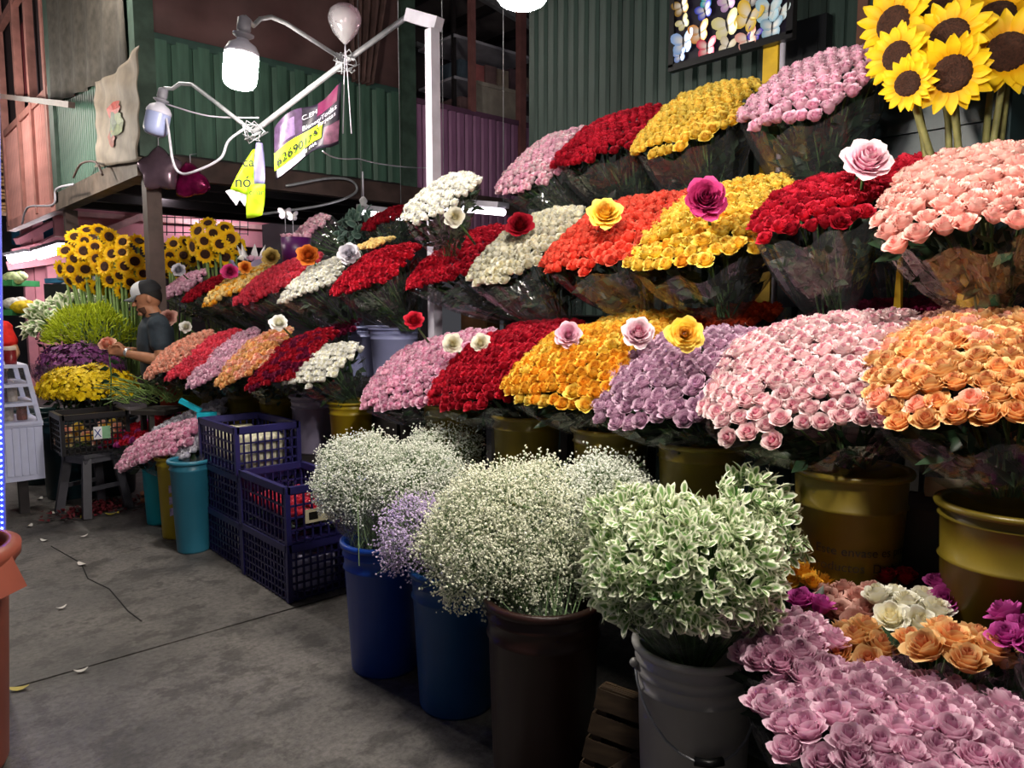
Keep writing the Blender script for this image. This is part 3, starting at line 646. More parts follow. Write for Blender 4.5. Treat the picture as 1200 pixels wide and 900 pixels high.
rose_bunch('dark red roses behind the large cream-pink rose', (1055, 222), (1085, 190), 2.85, 3.1, 85, .05, 'red', .028, (1050, 360), 2.95, G2, nleaf=60)
rose_bunch('soft pink roses of the middle tier at the right edge', (1145, 285), (1160, 185), 2.15, 2.75, 190, .13, 'softpink', .034, (1165, 372), 2.6, G2, leafL=.08, wm=M_CELLO2)
# top tier
rose_bunch('pink roses at the left end of the top tier', (618, 228), (690, 155), 2.9, 3.4, 68, .13, 'pinkwhite', .027, (690, 270), 3.25, G3, leafL=.075, mix=('lightpink', .5), wm=M_CELLO2)
rose_bunch('crimson roses of the top tier', (694, 195), (760, 135), 2.9, 3.4, 84, .13, 'red', .028, (745, 262), 3.25, G3, leafL=.075, mix=('darkred', .35), wm=M_CELLO2)
rose_bunch('bright yellow roses of the top tier', (792, 180), (862, 104), 2.9, 3.4, 98, .13, 'yellow', .030, (830, 260), 3.25, G3, leafL=.075, wm=M_CELLO2)
rose_bunch('light pink roses of the top tier below the butterfly board', (922, 150), (1008, 66), 2.85, 3.35, 125, .13, 'lightpink', .033, (960, 245), 3.2, G3, leafL=.085, wm=M_CELLO2)
# white bunch between stalls
rose_bunch('white roses in a cellophane cone before the white post', (478, 262), (555, 205), 2.2, 2.5, 66, .09, 'white', .026, (528, 300), 2.5, 'white roses of the stalls', leafL=.07)

# single display roses
UPA = (-.55, -.35, .75)
display_rose('big magenta rose standing above the yellow roses of the middle tier', 827, 233, 2.38, 'hotpink', .072, (-.6, -.55, .45))
display_rose('big yellow rose standing above the coral roses', 709, 250, 2.45, 'yellow', .066, (-.4, -.45, .8))
display_rose('dark wine rose standing between red and white roses of the middle tier', 609, 263, 2.55, 'darkred', .062, UPA)
display_rose('cream and pink rose above the dark red sleeve', 1016, 188, 2.5, 'pinkwhite', .07, (-.2, -.5, .9))
display_rose('creamy white rose hanging under the white bunch before the white post', 533, 254, 2.28, 'cream', .046, (-.7, -.5, .3))
display_rose('single red rose beside the bucket painted blue-lit', 485, 375, 2.2, 'red', .046, (-.3, -.3, .9))
display_rose('left one of two white roses above the crimson bunch', 530, 403, 2.15, 'cream', .044, (-.6, -.6, .5))
display_rose('right one of two white roses above the crimson bunch', 563, 402, 2.25, 'cream', .042, (-.6, -.5, .6))
display_rose('pink rose in the middle of the golden yellow roses', 666, 392, 2.22, 'lightpink', .05, (-.7, -.6, .5))
display_rose('ruffled pale pink rose above the purple bunch', 748, 390, 2.22, 'pinkwhite', .055, (-.5, -.5, .8))
display_rose('big yellow rose between purple and pale pink bunches', 803, 391, 2.12, 'yellow', .056, (-.8, -.6, .3))

# ================================================================ FURTHER STALL
H1, H2 = 'upper bunches of the further stall', 'lower bunches of the further stall'
def fb(*a, **k): k.setdefault('nleaf', 70); k.setdefault('nstem', 12); k.setdefault('leafL', .07); return rose_bunch(*a, **k)
fb('lilac flowers at the far end of the further stall\'s upper row', (196, 352), (232, 320), 2.05, 2.35, 26, .08, 'mauve', .03, (275, 385), 2.45, H1)
fb('wine red flowers next to the lilac ones on the upper row', (226, 352), (258, 326), 2.05, 2.35, 20, .06, 'darkred', .026, (290, 388), 2.45, H1)
fb('pale yellow roses of the further stall\'s upper row', (266, 350), (296, 318), 2.12, 2.5, 34, .08, 'paleyellow', .027, (325, 385), 2.5, H1, mix=('gold', .25))
fb('coral red roses of the further stall\'s upper row', (304, 350), (348, 306), 2.15, 2.6, 46, .10, 'coralred', .026, (370, 385), 2.55, H1)
fb('white roses of the further stall\'s upper row', (350, 352), (392, 306), 2.2, 2.6, 42, .10, 'white', .027, (415, 385), 2.6, H1)
fb('dark red roses with long green stems on the further stall', (412, 345), (468, 290), 2.25, 2.65, 62, .11, 'red', .026, (478, 388), 2.6, H1, mix=('darkred', .45), nleaf=150, nstem=40)
fb('pink and white roses in a tall paper cone at the top of the further stall', (338, 292), (386, 252), 2.7, 3.0, 26, .07, 'pinkwhite', .03, (424, 308), 3.0, H1, mix=('lightpink', .5), nstem=24)
fb('dark red roses among pale foliage near the white post', (440, 268), (462, 246), 2.75, 2.95, 36, .04, 'darkred', .028, (470, 310), 2.95, H1, nleaf=120)
fb('small yellow flowers above the dark red roses of the further stall', (425, 292), (455, 280), 2.5, 2.7, 26, .03, 'paleyellow', .02, (445, 320), 2.7, H1)
fb('salmon roses at the far end of the lower row beside the man', (194, 438), (228, 396), 1.66, 1.98, 30, .11, 'salmon', .026, (215, 455), 1.88, H2)
fb('coral red roses of the further stall\'s lower row', (216, 443), (262, 392), 1.70, 2.1, 32, .11, 'coralred', .025, (232, 462), 2.0, H2)
fb('lilac roses of the further stall\'s lower row', (244, 450), (284, 392), 1.74, 2.15, 34, .11, 'mauve', .026, (260, 465), 2.05, H2)
fb('apricot roses of the further stall\'s lower row', (276, 450), (320, 390), 1.79, 2.2, 36, .11, 'peach', .027, (292, 468), 2.1, H2, mix=('salmon', .4))
fb('wine red roses of the further stall\'s lower row', (316, 455), (370, 390), 1.85, 2.3, 48, .11, 'darkred', .027, (330, 472), 2.15, H2, mix=('purplered', .4))
fb('white roses with green stems on the further stall\'s lower row', (352, 456), (402, 404), 1.93, 2.25, 54, .09, 'white', .027, (415, 474), 2.24, H2, nleaf=130, nstem=36)
fb('dark pink roses behind the wine red ones of the lower row', (385, 400), (400, 380), 2.4, 2.6, 34, .04, 'purplered', .026, (400, 420), 2.55, H2, nleaf=30)
display_rose('white rose with green leaves above the apricot bunch', 327, 378, 2.05, 'white', .05, (-.4, -.4, .8))
display_rose('burnt orange rose between the coral and white bunches', 361, 299, 2.35, 'burntorange', .066, (-.4, -.5, .7))
display_rose('olive yellow rose above the coral bunch of the further stall', 318, 301, 2.4, 'olive', .06, (-.4, -.5, .7))
display_rose('silvery white rose beside the dark red roses', 409, 297, 2.35, 'greywhite', .06, (-.5, -.6, .5))
display_rose('small magenta rose above the pale yellow bunch', 269, 318, 2.2, 'hotpink', .055, (-.6, -.6, .4))
display_rose('small orange rose beside the magenta one', 287, 313, 2.3, 'orange', .045, (-.5, -.6, .5))
display_rose('grey-white rose at the far end above the lilac flowers', 209, 316, 2.1, 'greywhite', .05, (-.4, -.5, .7))
display_rose('dusty pink rose beside the man\'s shoulder', 197, 372, 1.9, 'dullpink', .06, (-.6, -.6, .4))
display_rose('small white flower beside the man\'s elbow', 218, 383, 1.9, 'white', .04, (-.6, -.6, .4))

# mauve heap and neighbours at the lower right
LR = 'bunches crowded at the lower right'
rose_bunch('large mauve pink rose bunch filling the lower right corner', (1040, 938), (1080, 798), 1.31, 1.80, 360, .09, 'mauve', .037, (1060, 1010), 1.65, LR, rb=.14, pack=1.6)
rose_bunch('mauve roses bulging out on the left of the large mauve bunch', (912, 812), (938, 728), 1.5, 1.8, 112, .08, 'mauve', .037, (950, 900), 1.75, LR, rb=.1, pack=1.6)
rose_bunch('small bunch of peach roses above the mauve bunch, left one', (992, 785), (1005, 742), 1.70, 1.88, 100, .05, 'peach', .040, (990, 850), 1.9, LR, nleaf=30)
rose_bunch('wide bunch of peach roses above the mauve bunch, right one', (1105, 790), (1118, 742), 1.70, 1.90, 140, .05, 'peach', .042, (1100, 850), 1.9, LR, nleaf=30)
rose_bunch('dull pink roses behind the small peach bunch', (1000, 740), (1010, 690), 1.88, 2.1, 110, .06, 'dullpink', .038, (1000, 800), 2.1, LR, nleaf=30)
rose_bunch('cream white roses behind the peach bunches', (1058, 742), (1068, 698), 1.88, 2.05, 110, .06, 'cream', .038, (1050, 800), 2.05, LR, nleaf=30)
rose_bunch('dark yellow roses under the lettered yellow bucket', (930, 700), (955, 668), 1.95, 2.15, 62, .05, 'gold', .034, (940, 780), 2.1, LR, nleaf=30)
rose_bunch('magenta roses left of the small peach bunch', (930, 722), (945, 700), 1.8, 1.9, 60, .03, 'magenta', .034, (940, 800), 1.85, LR, nleaf=20)
rose_bunch('deep magenta roses behind the cream roses', (1125, 715), (1135, 688), 2.02, 2.15, 130, .04, 'magenta', .036, (1130, 800), 2.1, LR, nleaf=30)
rose_bunch('magenta roses at the right edge beside the peach bunch', (1190, 775), (1200, 720), 1.8, 1.98, 70, .05, 'magenta', .036, (1195, 850), 1.9, LR, nleaf=30)
rose_bunch('red roses tucked under the yellow buckets', (1035, 692), (1040, 672), 2.1, 2.2, 70, .03, 'darkred', .034, (1038, 760), 2.2, LR, nleaf=20)
p = PX(1060, 900, 1.65); bucket('dark barrel bucket under the large mauve rose bunch', p.x, p.y, 0, .2, .17, .5, '#1d2430', bands=(.9,))
p = PX(1010, 800, 2.12 - .1); bucket('black tub holding the peach and cream bunches', p.x - .02, p.y - .1, 0, .13, .12, .55, '#17181b', bands=(.9,))
p = PX(1120, 800, 1.95); bucket('black tub holding the magenta bunches', p.x + .08, p.y, 0, .12, .11, .55, '#17181b', bands=(.9,))
# ================================================================ FILLER FLOWERS (uncountable florets)
def fast_obj(name, V, F, m, root, att=None, smooth=True, kind='stuff'):
    me = bpy.data.meshes.new(name); V = np.asarray(V, dtype=np.float32); F = np.asarray(F, dtype=np.int32)
    base = root_loc(root); V = V - np.array(base, dtype=np.float32)
    me.vertices.add(len(V)); me.vertices.foreach_set('co', V.ravel())
    k = F.shape[1]; me.loops.add(F.size); me.loops.foreach_set('vertex_index', F.ravel())
    me.polygons.add(len(F)); me.polygons.foreach_set('loop_start', np.arange(0, F.size, k, dtype=np.int32))
    me.update(calc_edges=True); me.polygons.foreach_set('use_smooth', np.full(len(F), smooth))
    if att is not None:
        at = me.attributes.new('petal', 'FLOAT_COLOR', 'POINT'); at.data.foreach_set('color', np.asarray(att, dtype=np.float32).ravel())
    me.materials.append(m); me.validate(); o = bpy.data.objects.new(name, me); COL.objects.link(o); o.parent = root
    return tag(o, kind=kind)
def rand_rot(n):
    q = RNG.normal(size=(n, 4)); q /= np.linalg.norm(q, axis=1)[:, None]; w, x, y, z = q.T
    return np.stack([np.stack([1-2*(y*y+z*z), 2*(x*y-z*w), 2*(x*z+y*w)], -1), np.stack([2*(x*y+z*w), 1-2*(x*x+z*z), 2*(y*z-x*w)], -1), np.stack([2*(x*z-y*w), 2*(y*z+x*w), 1-2*(x*x+y*y)], -1)], 1)
def basis(N, jit=.3):
    """rotation matrices whose z column is N (jittered)"""
    n = len(N); Z = N + RNG.normal(size=(n, 3)) * jit; Z /= np.linalg.norm(Z, axis=1)[:, None]
    A = RNG.normal(size=(n, 3)); X = np.cross(A, Z); X /= np.linalg.norm(X, axis=1)[:, None]; Y = np.cross(Z, X)
    return np.stack([X, Y, Z], -1)
def scatter(tv, tf, P, R, S):
    tv = np.asarray(tv, float); tf = np.asarray(tf); n, k = len(P), len(tv)
    V = np.einsum('nij,kj->nki', R, tv) * np.asarray(S).reshape(-1, 1, 1) + P[:, None, :]
    F = tf[None] + (np.arange(n) * k)[:, None, None]
    return V.reshape(-1, 3), F.reshape(-1, tf.shape[1])
OCT_V = [(1, 0, 0), (-1, 0, 0), (0, 1, 0), (0, -1, 0), (0, 0, .7), (0, 0, -.7)]
OCT_F = [(0, 2, 4), (2, 1, 4), (1, 3, 4), (3, 0, 4), (2, 0, 5), (1, 2, 5), (3, 1, 5), (0, 3, 5)]
ST = [(0, 0, .15)]; STF = []
for i in range(12):
    a = PI * i / 6; r = 1.0 if i % 2 == 0 else .5; ST.append((r * math.cos(a), r * math.sin(a), .28 if i % 2 == 0 else .05)); STF.append((0, 1 + i, 1 + (i + 1) % 12))
def dome_pts(n, c, rad, lo=-.25, shell=.25):
    P = RNG.normal(size=(n * 3, 3)); P /= np.linalg.norm(P, axis=1)[:, None]; P = P[P[:, 2] > lo][:n]
    rr = 1 - shell * RNG.random(len(P)) ** 1.5; lump = 1 + .10 * np.sin(P[:, 0] * 7 + c[0] * 9) * np.cos(P[:, 1] * 6 + c[1] * 5)
    return np.array(c) + P * np.array(rad) * (rr * lump)[:, None], P
M_BREATH = mat('white florets', '#eef0e4', .6, .06); M_BREATH_PURPLELIT = mat('florets painted purple-lit', '#d9c4ea', .6, .1, 40)  # second floret colour has purple light painted onto white flowers
M_BSTEM = mat('fine green stems', '#6f8a5c', .6, .2)
def babys_breath(label, c, rad, base, n, m=M_BREATH, fr=.0050, lo=-.7):
    n = int(n * 1.5)
    c = Vector(c); root = thing('babys_breath', label, 'flowers', base, 'baby\'s breath bunches')
    P, N = dome_pts(n, c, rad, lo, .34); k = 12
    off = RNG.normal(size=(len(P), k, 3)) * .017; Q = (P[:, None] + off).reshape(-1, 3)
    V, F = scatter(OCT_V, OCT_F, Q, rand_rot(len(Q)), fr * RNG.uniform(.6, 1.25, len(Q))); fast_obj('florets', V, F, m, root, smooth=False)
    tv = np.array([(-.5, 0, 0), (.5, 0, 0), (.5, 0, 1), (-.5, 0, 1)]); sv = []; sf = []
    # fine branching stems: sprig centre -> floret, and base -> sprig centre
    A = np.repeat(P - N * .03, k, 0)[::2]; Bq = Q[::2]; d = Bq - A; s = np.cross(d, RNG.normal(size=d.shape)); s /= np.linalg.norm(s, axis=1)[:, None]; s *= .0007
    V1 = np.stack([A - s, A + s, Bq + s, Bq - s], 1).reshape(-1, 3); F1 = np.arange(len(V1)).reshape(-1, 4)
    idx = RNG.choice(len(P), min(260, len(P)), False); A = np.array(base) + RNG.normal(size=(len(idx), 3)) * np.array([.05, .05, .005]); Bq = (P - N * .03)[idx]
    d = Bq - A; s = np.cross(d, RNG.normal(size=d.shape)); s /= np.linalg.norm(s, axis=1)[:, None]; s *= .0016
    V2 = np.stack([A - s, A + s, Bq + s, Bq - s], 1).reshape(-1, 3); F2 = np.arange(len(V2)).reshape(-1, 4) + len(V1)
    fast_obj('stems', np.concatenate([V1, V2]), np.concatenate([F1, F2]), M_BSTEM, root, smooth=False)
    return root
def wrap_only(root, c, rad, base, rb, m=M_CELLO, over=.0):
    wrap_cone(root, Vector(c), Vector((1, 0, 0)), Vector((0, 1, 0)), Vector((0, 0, 1)), rad[0], rad[1], 0, Vector(base), rb, m, over)
def topof(k, h): p = BB[k]; return (p.x, p.y, h)
c = PD(428, 562, 3.25); r = babys_breath('white baby\'s breath in the cobalt blue bucket nearest the crates', c, (.23, .23, .20), topof('b1', .5), 640); wrap_only(r, c - Vector((0, 0, .04)), (.2, .2), topof('b1', .5), .1)
c = PD(492, 570, 3.15); r = babys_breath('white baby\'s breath filling the gap behind the cobalt bucket', c, (.20, .20, .17), (c.x, c.y, .5), 420)
c = PD(520, 525, 3.6); babys_breath('shaded baby\'s breath standing in front of the yellow buckets', c, (.20, .16, .12), (c.x, c.y, .55), 260)
c = PD(490, 632, 2.85); babys_breath('lilac-tinted baby\'s breath between the two blue buckets', c, (.15, .15, .16), topof('b2', .5), 260, M_BREATH_PURPLELIT)
c = PD(606, 630, 2.6); r = babys_breath('largest creamy baby\'s breath bunch spilling over the maroon barrel', c, (.355, .30, .265), topof('br', .5), 1400, mat('creamy florets', '#f2f2dc', .6, .06)); wrap_only(r, c - Vector((0, 0, .12)), (.2, .2), topof('br', .5), .12)
c = PD(705, 590, 2.65); babys_breath('dim baby\'s breath behind the large bunch in front of yellow buckets', c, (.23, .17, .17), (c.x, c.y, .5), 560)

# variegated greens
LV = []; LA = []; LF = []
for j in range(5):
    for i in range(5):
        a = -1 + i / 2; t = j / 4; w = .5 * math.sin(PI * min(.98, t * .9 + .08)) ** .8
        LV.append((a * w * .52, .10 * math.sin(t * 2.2) * 0 , 0)); LV[-1] = (a * w * .56, t, .16 * t * t * -1 + .14 * a * a * w + .2 * t); LA.append((max(abs(a), (t - .5) * 1.9 if t > .5 else 0) ** 1.6, t, 0, 1))
LF = [(j * 5 + i, j * 5 + i + 1, (j + 1) * 5 + i + 1, (j + 1) * 5 + i) for j in range(4) for i in range(4)]
M_VAR = attr_mat('variegated leaf', '#7ba05a', '#f3f6dc', .5, .22, .5); M_PLAINLEAF = attr_mat('green leaf', '#4e7f3a', '#6fa050', .45)
def leaf_mesh(m):
    me = bpy.data.meshes.new('leaf'); me.from_pydata(LV, [], LF); me.polygons.foreach_set('use_smooth', [True] * len(LF))
    at = me.attributes.new('petal', 'FLOAT_COLOR', 'POINT'); at.data.foreach_set('color', np.array(LA, dtype=np.float32).ravel()); me.materials.append(m); return me
LEAF_ME, LEAF_G = leaf_mesh(M_VAR), leaf_mesh(M_PLAINLEAF)
def leaf_frames(P, N, tilt):
    """leaf length axis (y) leans outwards around N"""
    Z = basis(N, .25); a = RNG.uniform(0, 2 * PI, len(N)); Y = Z[:, :, 0] * np.cos(a)[:, None] + Z[:, :, 1] * np.sin(a)[:, None]
    t = np.asarray(tilt)[:, None]; L = Y * np.cos(t) + Z[:, :, 2] * np.sin(t); W = np.cross(L, Z[:, :, 2]); W /= np.linalg.norm(W, axis=1)[:, None]; U = np.cross(W, L)
    return np.stack([W, L, U], -1)
def greens(label, c, rad, base, nros, single, L=.036, lo=-.5, name='variegated_greens'):
    root = thing(name, label, 'greenery', base, 'variegated greens')
    P, N = dome_pts(nros, c, rad, lo, .2); k = 8; Q = np.repeat(P, k, 0) + RNG.normal(size=(len(P) * k, 3)) * .008; M = np.repeat(N, k, 0)
    R = leaf_frames(Q, M, np.tile(np.linspace(.1, 1.25, k), len(P)) + RNG.normal(size=len(Q)) * .15); S = L * RNG.uniform(.65, 1.2, len(Q))
    near = np.argsort(((Q - np.array(cam.location)) ** 2).sum(1)); 
    front = [i for i in near if (M[i] @ (np.array(cam.location) - Q[i])) > 0][:single]; fs = set(front)
    for i in front:
        o = bpy.data.objects.new('leaf', LEAF_G if random.random() < .06 else LEAF_ME); COL.objects.link(o); o.parent = root
        o.matrix_local = Matrix.Translation(Vector(Q[i]) - root_loc(root)) @ Matrix(R[i].tolist()).to_4x4() @ Matrix.Scale(float(S[i]), 4)
    rest = [i for i in range(len(Q)) if i not in fs]
    V, F = scatter(LV, LF, Q[rest], R[rest], S[rest]); fast_obj('leaves', V, F, M_VAR, root, np.tile(np.array(LA), (len(rest), 1)))
    st = MB()
    for i in range(0, len(P), 3): st.tube([base, Vector(base).lerp(Vector(P[i]), .6), P[i] - N[i] * .01], .003, 4, False)
    tag(st.build('stems', M_STEM, root), kind='stuff'); return root
c = PD(802, 668, 1.96); r = greens('dense white-edged variegated greens filling the white paint pail', c, (.24, .235, .17), (pw.x, pw.y, .50), 640, 295); wrap_only(r, c - Vector((0, 0, .02)), (.215, .215), (pw.x, pw.y, .62), .13)
c = PD(872, 596, 2.2); greens('smaller shaded sprig of variegated greens behind the main pail', c, (.12, .12, .10), (c.x, c.y, .62), 60, 60)
c = PD(905, 632, 2.1); greens('dark sprig of variegated greens beside the lettered bucket', c, (.07, .07, .10), (c.x, c.y, .6), 40, 30)
c = PD(745, 610, 2.3); greens('pale sprig of variegated greens beside the dim baby\'s breath', c, (.14, .14, .09), (c.x, c.y, .6), 70, 50)

# ================================================================ SUNFLOWERS
def sunflower_meshes():
    rg = random.Random(4); b = MB()
    for lay, (n, L, tilt) in enumerate(((17, 1.0, .15), (16, .92, .42))):
        for i in range(n):
            a = 2 * PI * (i + .5 * lay) / n + rg.uniform(-.08, .08); l = L * rg.uniform(.88, 1.08); tl = tilt + rg.uniform(-.12, .18)
            d = Vector((math.cos(a), math.sin(a), 0)); s = Vector((-d.y, d.x, 0))
            def fn(u, v):
                w = .16 * math.sin(PI * min(.97, .2 + v * .78)); rr = .42 + (l - .42) * v
                return d * rr + s * w * (2 * u - 1) + Vector((0, 0, math.sin(tl) * (rr - .42) + .05 * (2 * u - 1) ** 2 - .12 * v * v + .04 * lay))
            b.grid(fn, 3, 5, lambda u, v: (.001 + v, v, 0))
    pm = b.mesh('sunflower_petals', attr_mat('sunflower petal', '#f0a800', '#fbd21e', .5, .0, .5, .3))
    dsk = MB(); dsk.lathe([(.47, -.02), (.46, .08), (.36, .15), (.22, .14), (.1, .10), (1e-3, .09)], 20)
    dm = dsk.mesh('sunflower_disc', mat('sunflower disc', '#3c2114', .9, .5, 18, bump=1.0))
    hb = MB(); hb.lathe([(1e-3, -.2), (.2, -.16), (.42, -.03), (.45, 0)], 12)
    for i in range(10):
        a = i * .63; leaf_quad(hb, (.4 * math.cos(a), .4 * math.sin(a), -.05), (math.cos(a), math.sin(a), -.1), (0, 0, 1), .35, .16)
    return pm, dm, hb.mesh('sunflower_cup', mat('sunflower cup', '#5f7f35', .6))
SPM, SDM, SHM = sunflower_meshes()
def sunflower(root, pos, ax, r):
    sp = random.uniform(0, 6); o = inst('sunflower', SPM, root, pos, ax, sp, r)
    for nm, me in (('disc', SDM), ('cup', SHM)):
        c = bpy.data.objects.new(nm, me); COL.objects.link(c); c.parent = o
    return o
# near bunch at the upper right
base = PD(1135, 250, 2.75); sr = thing('sunflower_bunch', 'large sunflowers towering at the upper right above the pink roses', 'sunflowers', base)
tocam = lambda p: (O3 - Vector(p)).normalized()
for px, py, r, dd, tx, tz in ((1116, 86, .112, 2.55, 0, -.1), (1113, 44, .118, 2.65, -.2, .45), (1180, 62, .125, 2.6, .1, .35), (1064, 98, .078, 2.6, -.35, 0), (1052, 66, .095, 2.7, -.7, .2), (1168, 20, .115, 2.75, 0, .7), (1096, 12, .115, 2.8, -.2, .9), (1048, 28, .115, 2.8, -.8, .3), (1198, 8, .11, 2.8, .3, .5)):
    p = PD(px, py, dd); ax = (tocam(p) + RT * tx + Vector((0, 0, tz))).normalized(); sunflower(sr, p, ax, r * 1.2)
    e = base + RT * ((px - 1130) / 880 * .9) + Vector((0, 0, .0)); MB().tube([p - ax * .03, p - ax * .08 + Vector((0, 0, -.06)), e.lerp(p, .45), e - Vector((0, 0, .35))], [.010, .011, .012, .013], 8).build('stem', mat('sunflower stem', '#7d7a48', .6, .3, 20), sr)
tb = PD(1140, 330, 2.8); bucket('yellow bucket holding the large sunflowers behind the pink roses', tb.x, tb.y, 1.45, .12, .10, .26, '#c2a41c')
for px, py, lab in ((1135, 345, 'yellow cardboard wedge standing under the pink roses at right'), (1052, 345, 'narrow yellow card behind the dark red sleeve')):
    p = PX(px, py, 2.7); q = MB(); w = .045 if px > 1100 else .015
    q.add([p + Vector((0, -w, -.13)), p + Vector((0, w, -.13)), p + Vector((0, w * .4, .13)), p + Vector((0, -w * .2, .13))] + [p + Vector((.02, -w, -.13)), p + Vector((.02, w, -.13)), p + Vector((.02, w * .4, .13)), p + Vector((.02, -w * .2, .13))], [(0, 1, 2, 3), (7, 6, 5, 4), (0, 4, 5, 1), (1, 5, 6, 2), (2, 6, 7, 3), (3, 7, 4, 0)])
    tag(q.build('yellow_card', mat('yellow card', '#e0b81c', .5), off=p), lab, 'card')
# far bunches
def far_sunflowers(label, px, py, D, wpx, hpx, n, r, base):
    root = thing('sunflower_bunch', label, 'sunflowers', base, 'sunflower bunches beside the mezzanine posts'); st = MB(); done = []
    for i in range(n * 14):
        if len(done) >= n: break
        x, y = random.uniform(-1, 1), random.uniform(-1, 1)
        if x * x + y * y > 1: continue
        if any(math.hypot((x - a) * wpx, (y - b) * hpx) < r * FPX / D * 1.05 for a, b in done): continue
        done.append((x, y)); q = math.sqrt(max(0, 1 - x * x - y * y)); p = PD(px + x * wpx, py + y * hpx, D - .22 * q)
        ax = (tocam(p) * (.5 + q) + RT * x * .8 + Vector((0, 0, -y * .8 + .1)) + rv(.15)).normalized(); sunflower(root, p, ax, r * random.uniform(.85, 1.1))
        st.tube([p - ax * .03, Vector(base).lerp(p, .55) + RT * x * .05, Vector(base) + RT * x * .1], .011, 5, False)
    tag(st.build('stems', mat('pale sunflower stems', '#7f9a5c', .6), root), kind='stuff')
p = PD(120, 470, 6.9); far_sunflowers('tall sunflower bunch at the left of the dark post', 112, 304, 6.9, 44, 38, 30, .085, (p.x, p.y, .9))
p = PD(158, 470, 6.7); far_sunflowers('sunflower bunch directly left of the mezzanine post', 152, 312, 6.7, 30, 34, 20, .085, (p.x, p.y, .9))
p = PD(208, 450, 6.9); far_sunflowers('sunflower bunch right of the mezzanine post', 208, 300, 6.9, 26, 24, 12, .08, (p.x, p.y, .9))
p = PD(262, 400, 6.6); far_sunflowers('bright sunflower bunch leaning out above the lilac bouquet', 252, 283, 6.3, 30, 24, 13, .085, (p.x, p.y, .95))

# ================================================================ MOUNDS OF THE FAR STALL
def mound(name, label, px, py, D, wpx, hpx, deep, m, n, s, kind='star', base=None, lo=-.1, group=None, tipz=0, leafm=None):
    c = PD(px, py, D); sc = D / FPX; base = base or (c.x, c.y, .5); root = thing(name, label, 'flowers', base, group)
    P, N = dome_pts(n, (0, 0, 0), (1, 1, 1), lo, .2); Rm = np.array([[RT.x, HEAD.x, 0], [RT.y, HEAD.y, 0], [0, 0, 1]])
    W = (P * np.array([wpx * sc, deep, hpx * sc * 1.6])) @ Rm.T + np.array(c) - np.array([0, 0, hpx * sc * .6]); NN = N @ Rm.T
    if kind == 'star': V, F = scatter(ST, STF, W, basis(NN, .3), s * RNG.uniform(.7, 1.2, len(W))); fast_obj('flower_heads', V, F, m, root)
    elif kind == 'leaf':
        R = leaf_frames(W, NN, RNG.uniform(.1, 1.3, len(W))); V, F = scatter(LV, LF, W, R, s * RNG.uniform(.7, 1.3, len(W))); fast_obj('leaves', V, F, m, root, np.tile(np.array(LA), (len(W), 1)))
    else:
        R = leaf_frames(W, NN + np.array([0, 0, .8]), RNG.uniform(.7, 1.5, len(W))); tv = np.array(LV) * np.array([.35, 1, .5]); V, F = scatter(tv, LF, W, R, s * RNG.uniform(.7, 1.3, len(W))); fast_obj('plumes', V, F, m, root, np.tile(np.array(LA), (len(W), 1)))
    lf = MB()
    for i in range(160):
        k = random.randrange(len(W)); p = Vector(base).lerp(Vector(W[k]), random.uniform(.35, .9)); leaf_quad(lf, p, rv() + Vector((0, 0, .6)), rv(), .09, .035)
    tag(lf.build('foliage', leafm or M_LEAF, root), kind='stuff'); return root
T = 'loose bunches of the far stall'
mound('chrysanthemum_bunch', 'bright yellow chrysanthemums heaped behind the black crate', 102, 448, 5.9, 56, 20, .3, mat('yellow chrysanthemum', '#f6cf10', .6, .2, 40), 1800, .022, 'star', group=T)
r = mound('statice_bunch', 'purple statice wrapped in film above the yellow chrysanthemums', 92, 424, 6.2, 50, 22, .25, mat('purple statice', '#7a3a76', .6, .4, 30), 800, .022, 'star', group=T); c = PD(92, 424, 6.2); wrap_only(r, c, (.33, .3), (c.x, c.y, .7), .15, M_CELLO2)
mound('goldenrod_bunch', 'yellow-green feathery goldenrod behind the man', 108, 384, 6.6, 52, 24, .3, attr_mat('goldenrod plume', '#9cb01c', '#d6e040', .6), 2600, .055, 'plume', group=T)
mound('variegated_greens', 'pale white-green variegated foliage left of the goldenrod', 72, 374, 7.2, 34, 22, .3, M_VAR, 420, .10, 'leaf', group=T)
mound('variegated_greens', 'pale variegated foliage behind the sunflower stems', 112, 352, 7.5, 26, 14, .3, M_VAR, 220, .09, 'leaf', group=T)
for px, py, D, col, lab in ((82, 545, 6.0, '#14313a', 'dark teal bucket under the yellow chrysanthemums'), (130, 540, 6.1, '#1b2730', 'black bucket behind the stool'), (48, 548, 6.5, '#1c3a3c', 'dark green bucket beside the white snack cart')):
    p = PD(px, py, D); bucket(lab, p.x, p.y, 0, .2, .17, .62, col)
# green shelves at the far left, with bundles
sh = thing('market_shelf', 'green shelves of the far market stall beside the pink column', 'shelf', PD(20, 420, 10.5))
for y in (332, 366): MB().bar(PD(2, y, 10.5), PD(31, y, 10.5), .6, .08).build('shelf', mat('green shelf', '#3f8f55', .6), sh)
for i, (px, py, col, lab) in enumerate(((16, 326, '#cfe0a0', 'pale green bundle on the upper green shelf far left'), (16, 356, '#e8e2d2', 'white bundle on the lower green shelf far left'), (25, 360, '#e6c51a', 'yellow flower bundle on the lower green shelf far left'))):
    p = PD(px, py, 10.3); b = MB(); b.ell(p, (.14, .1, .09), 10, 6); b.ell(p + Vector((.08, 0, .03)), (.09, .08, .07), 10, 6); tag(b.build('flower_bundle', mat('bundle' + col, col, .7, .3, 20), off=p), lab, 'flowers')
ts = thing('market_table', 'dark table heaped with wrapped goods under the far fluorescent lights', 'table', PD(85, 400, 9.5))
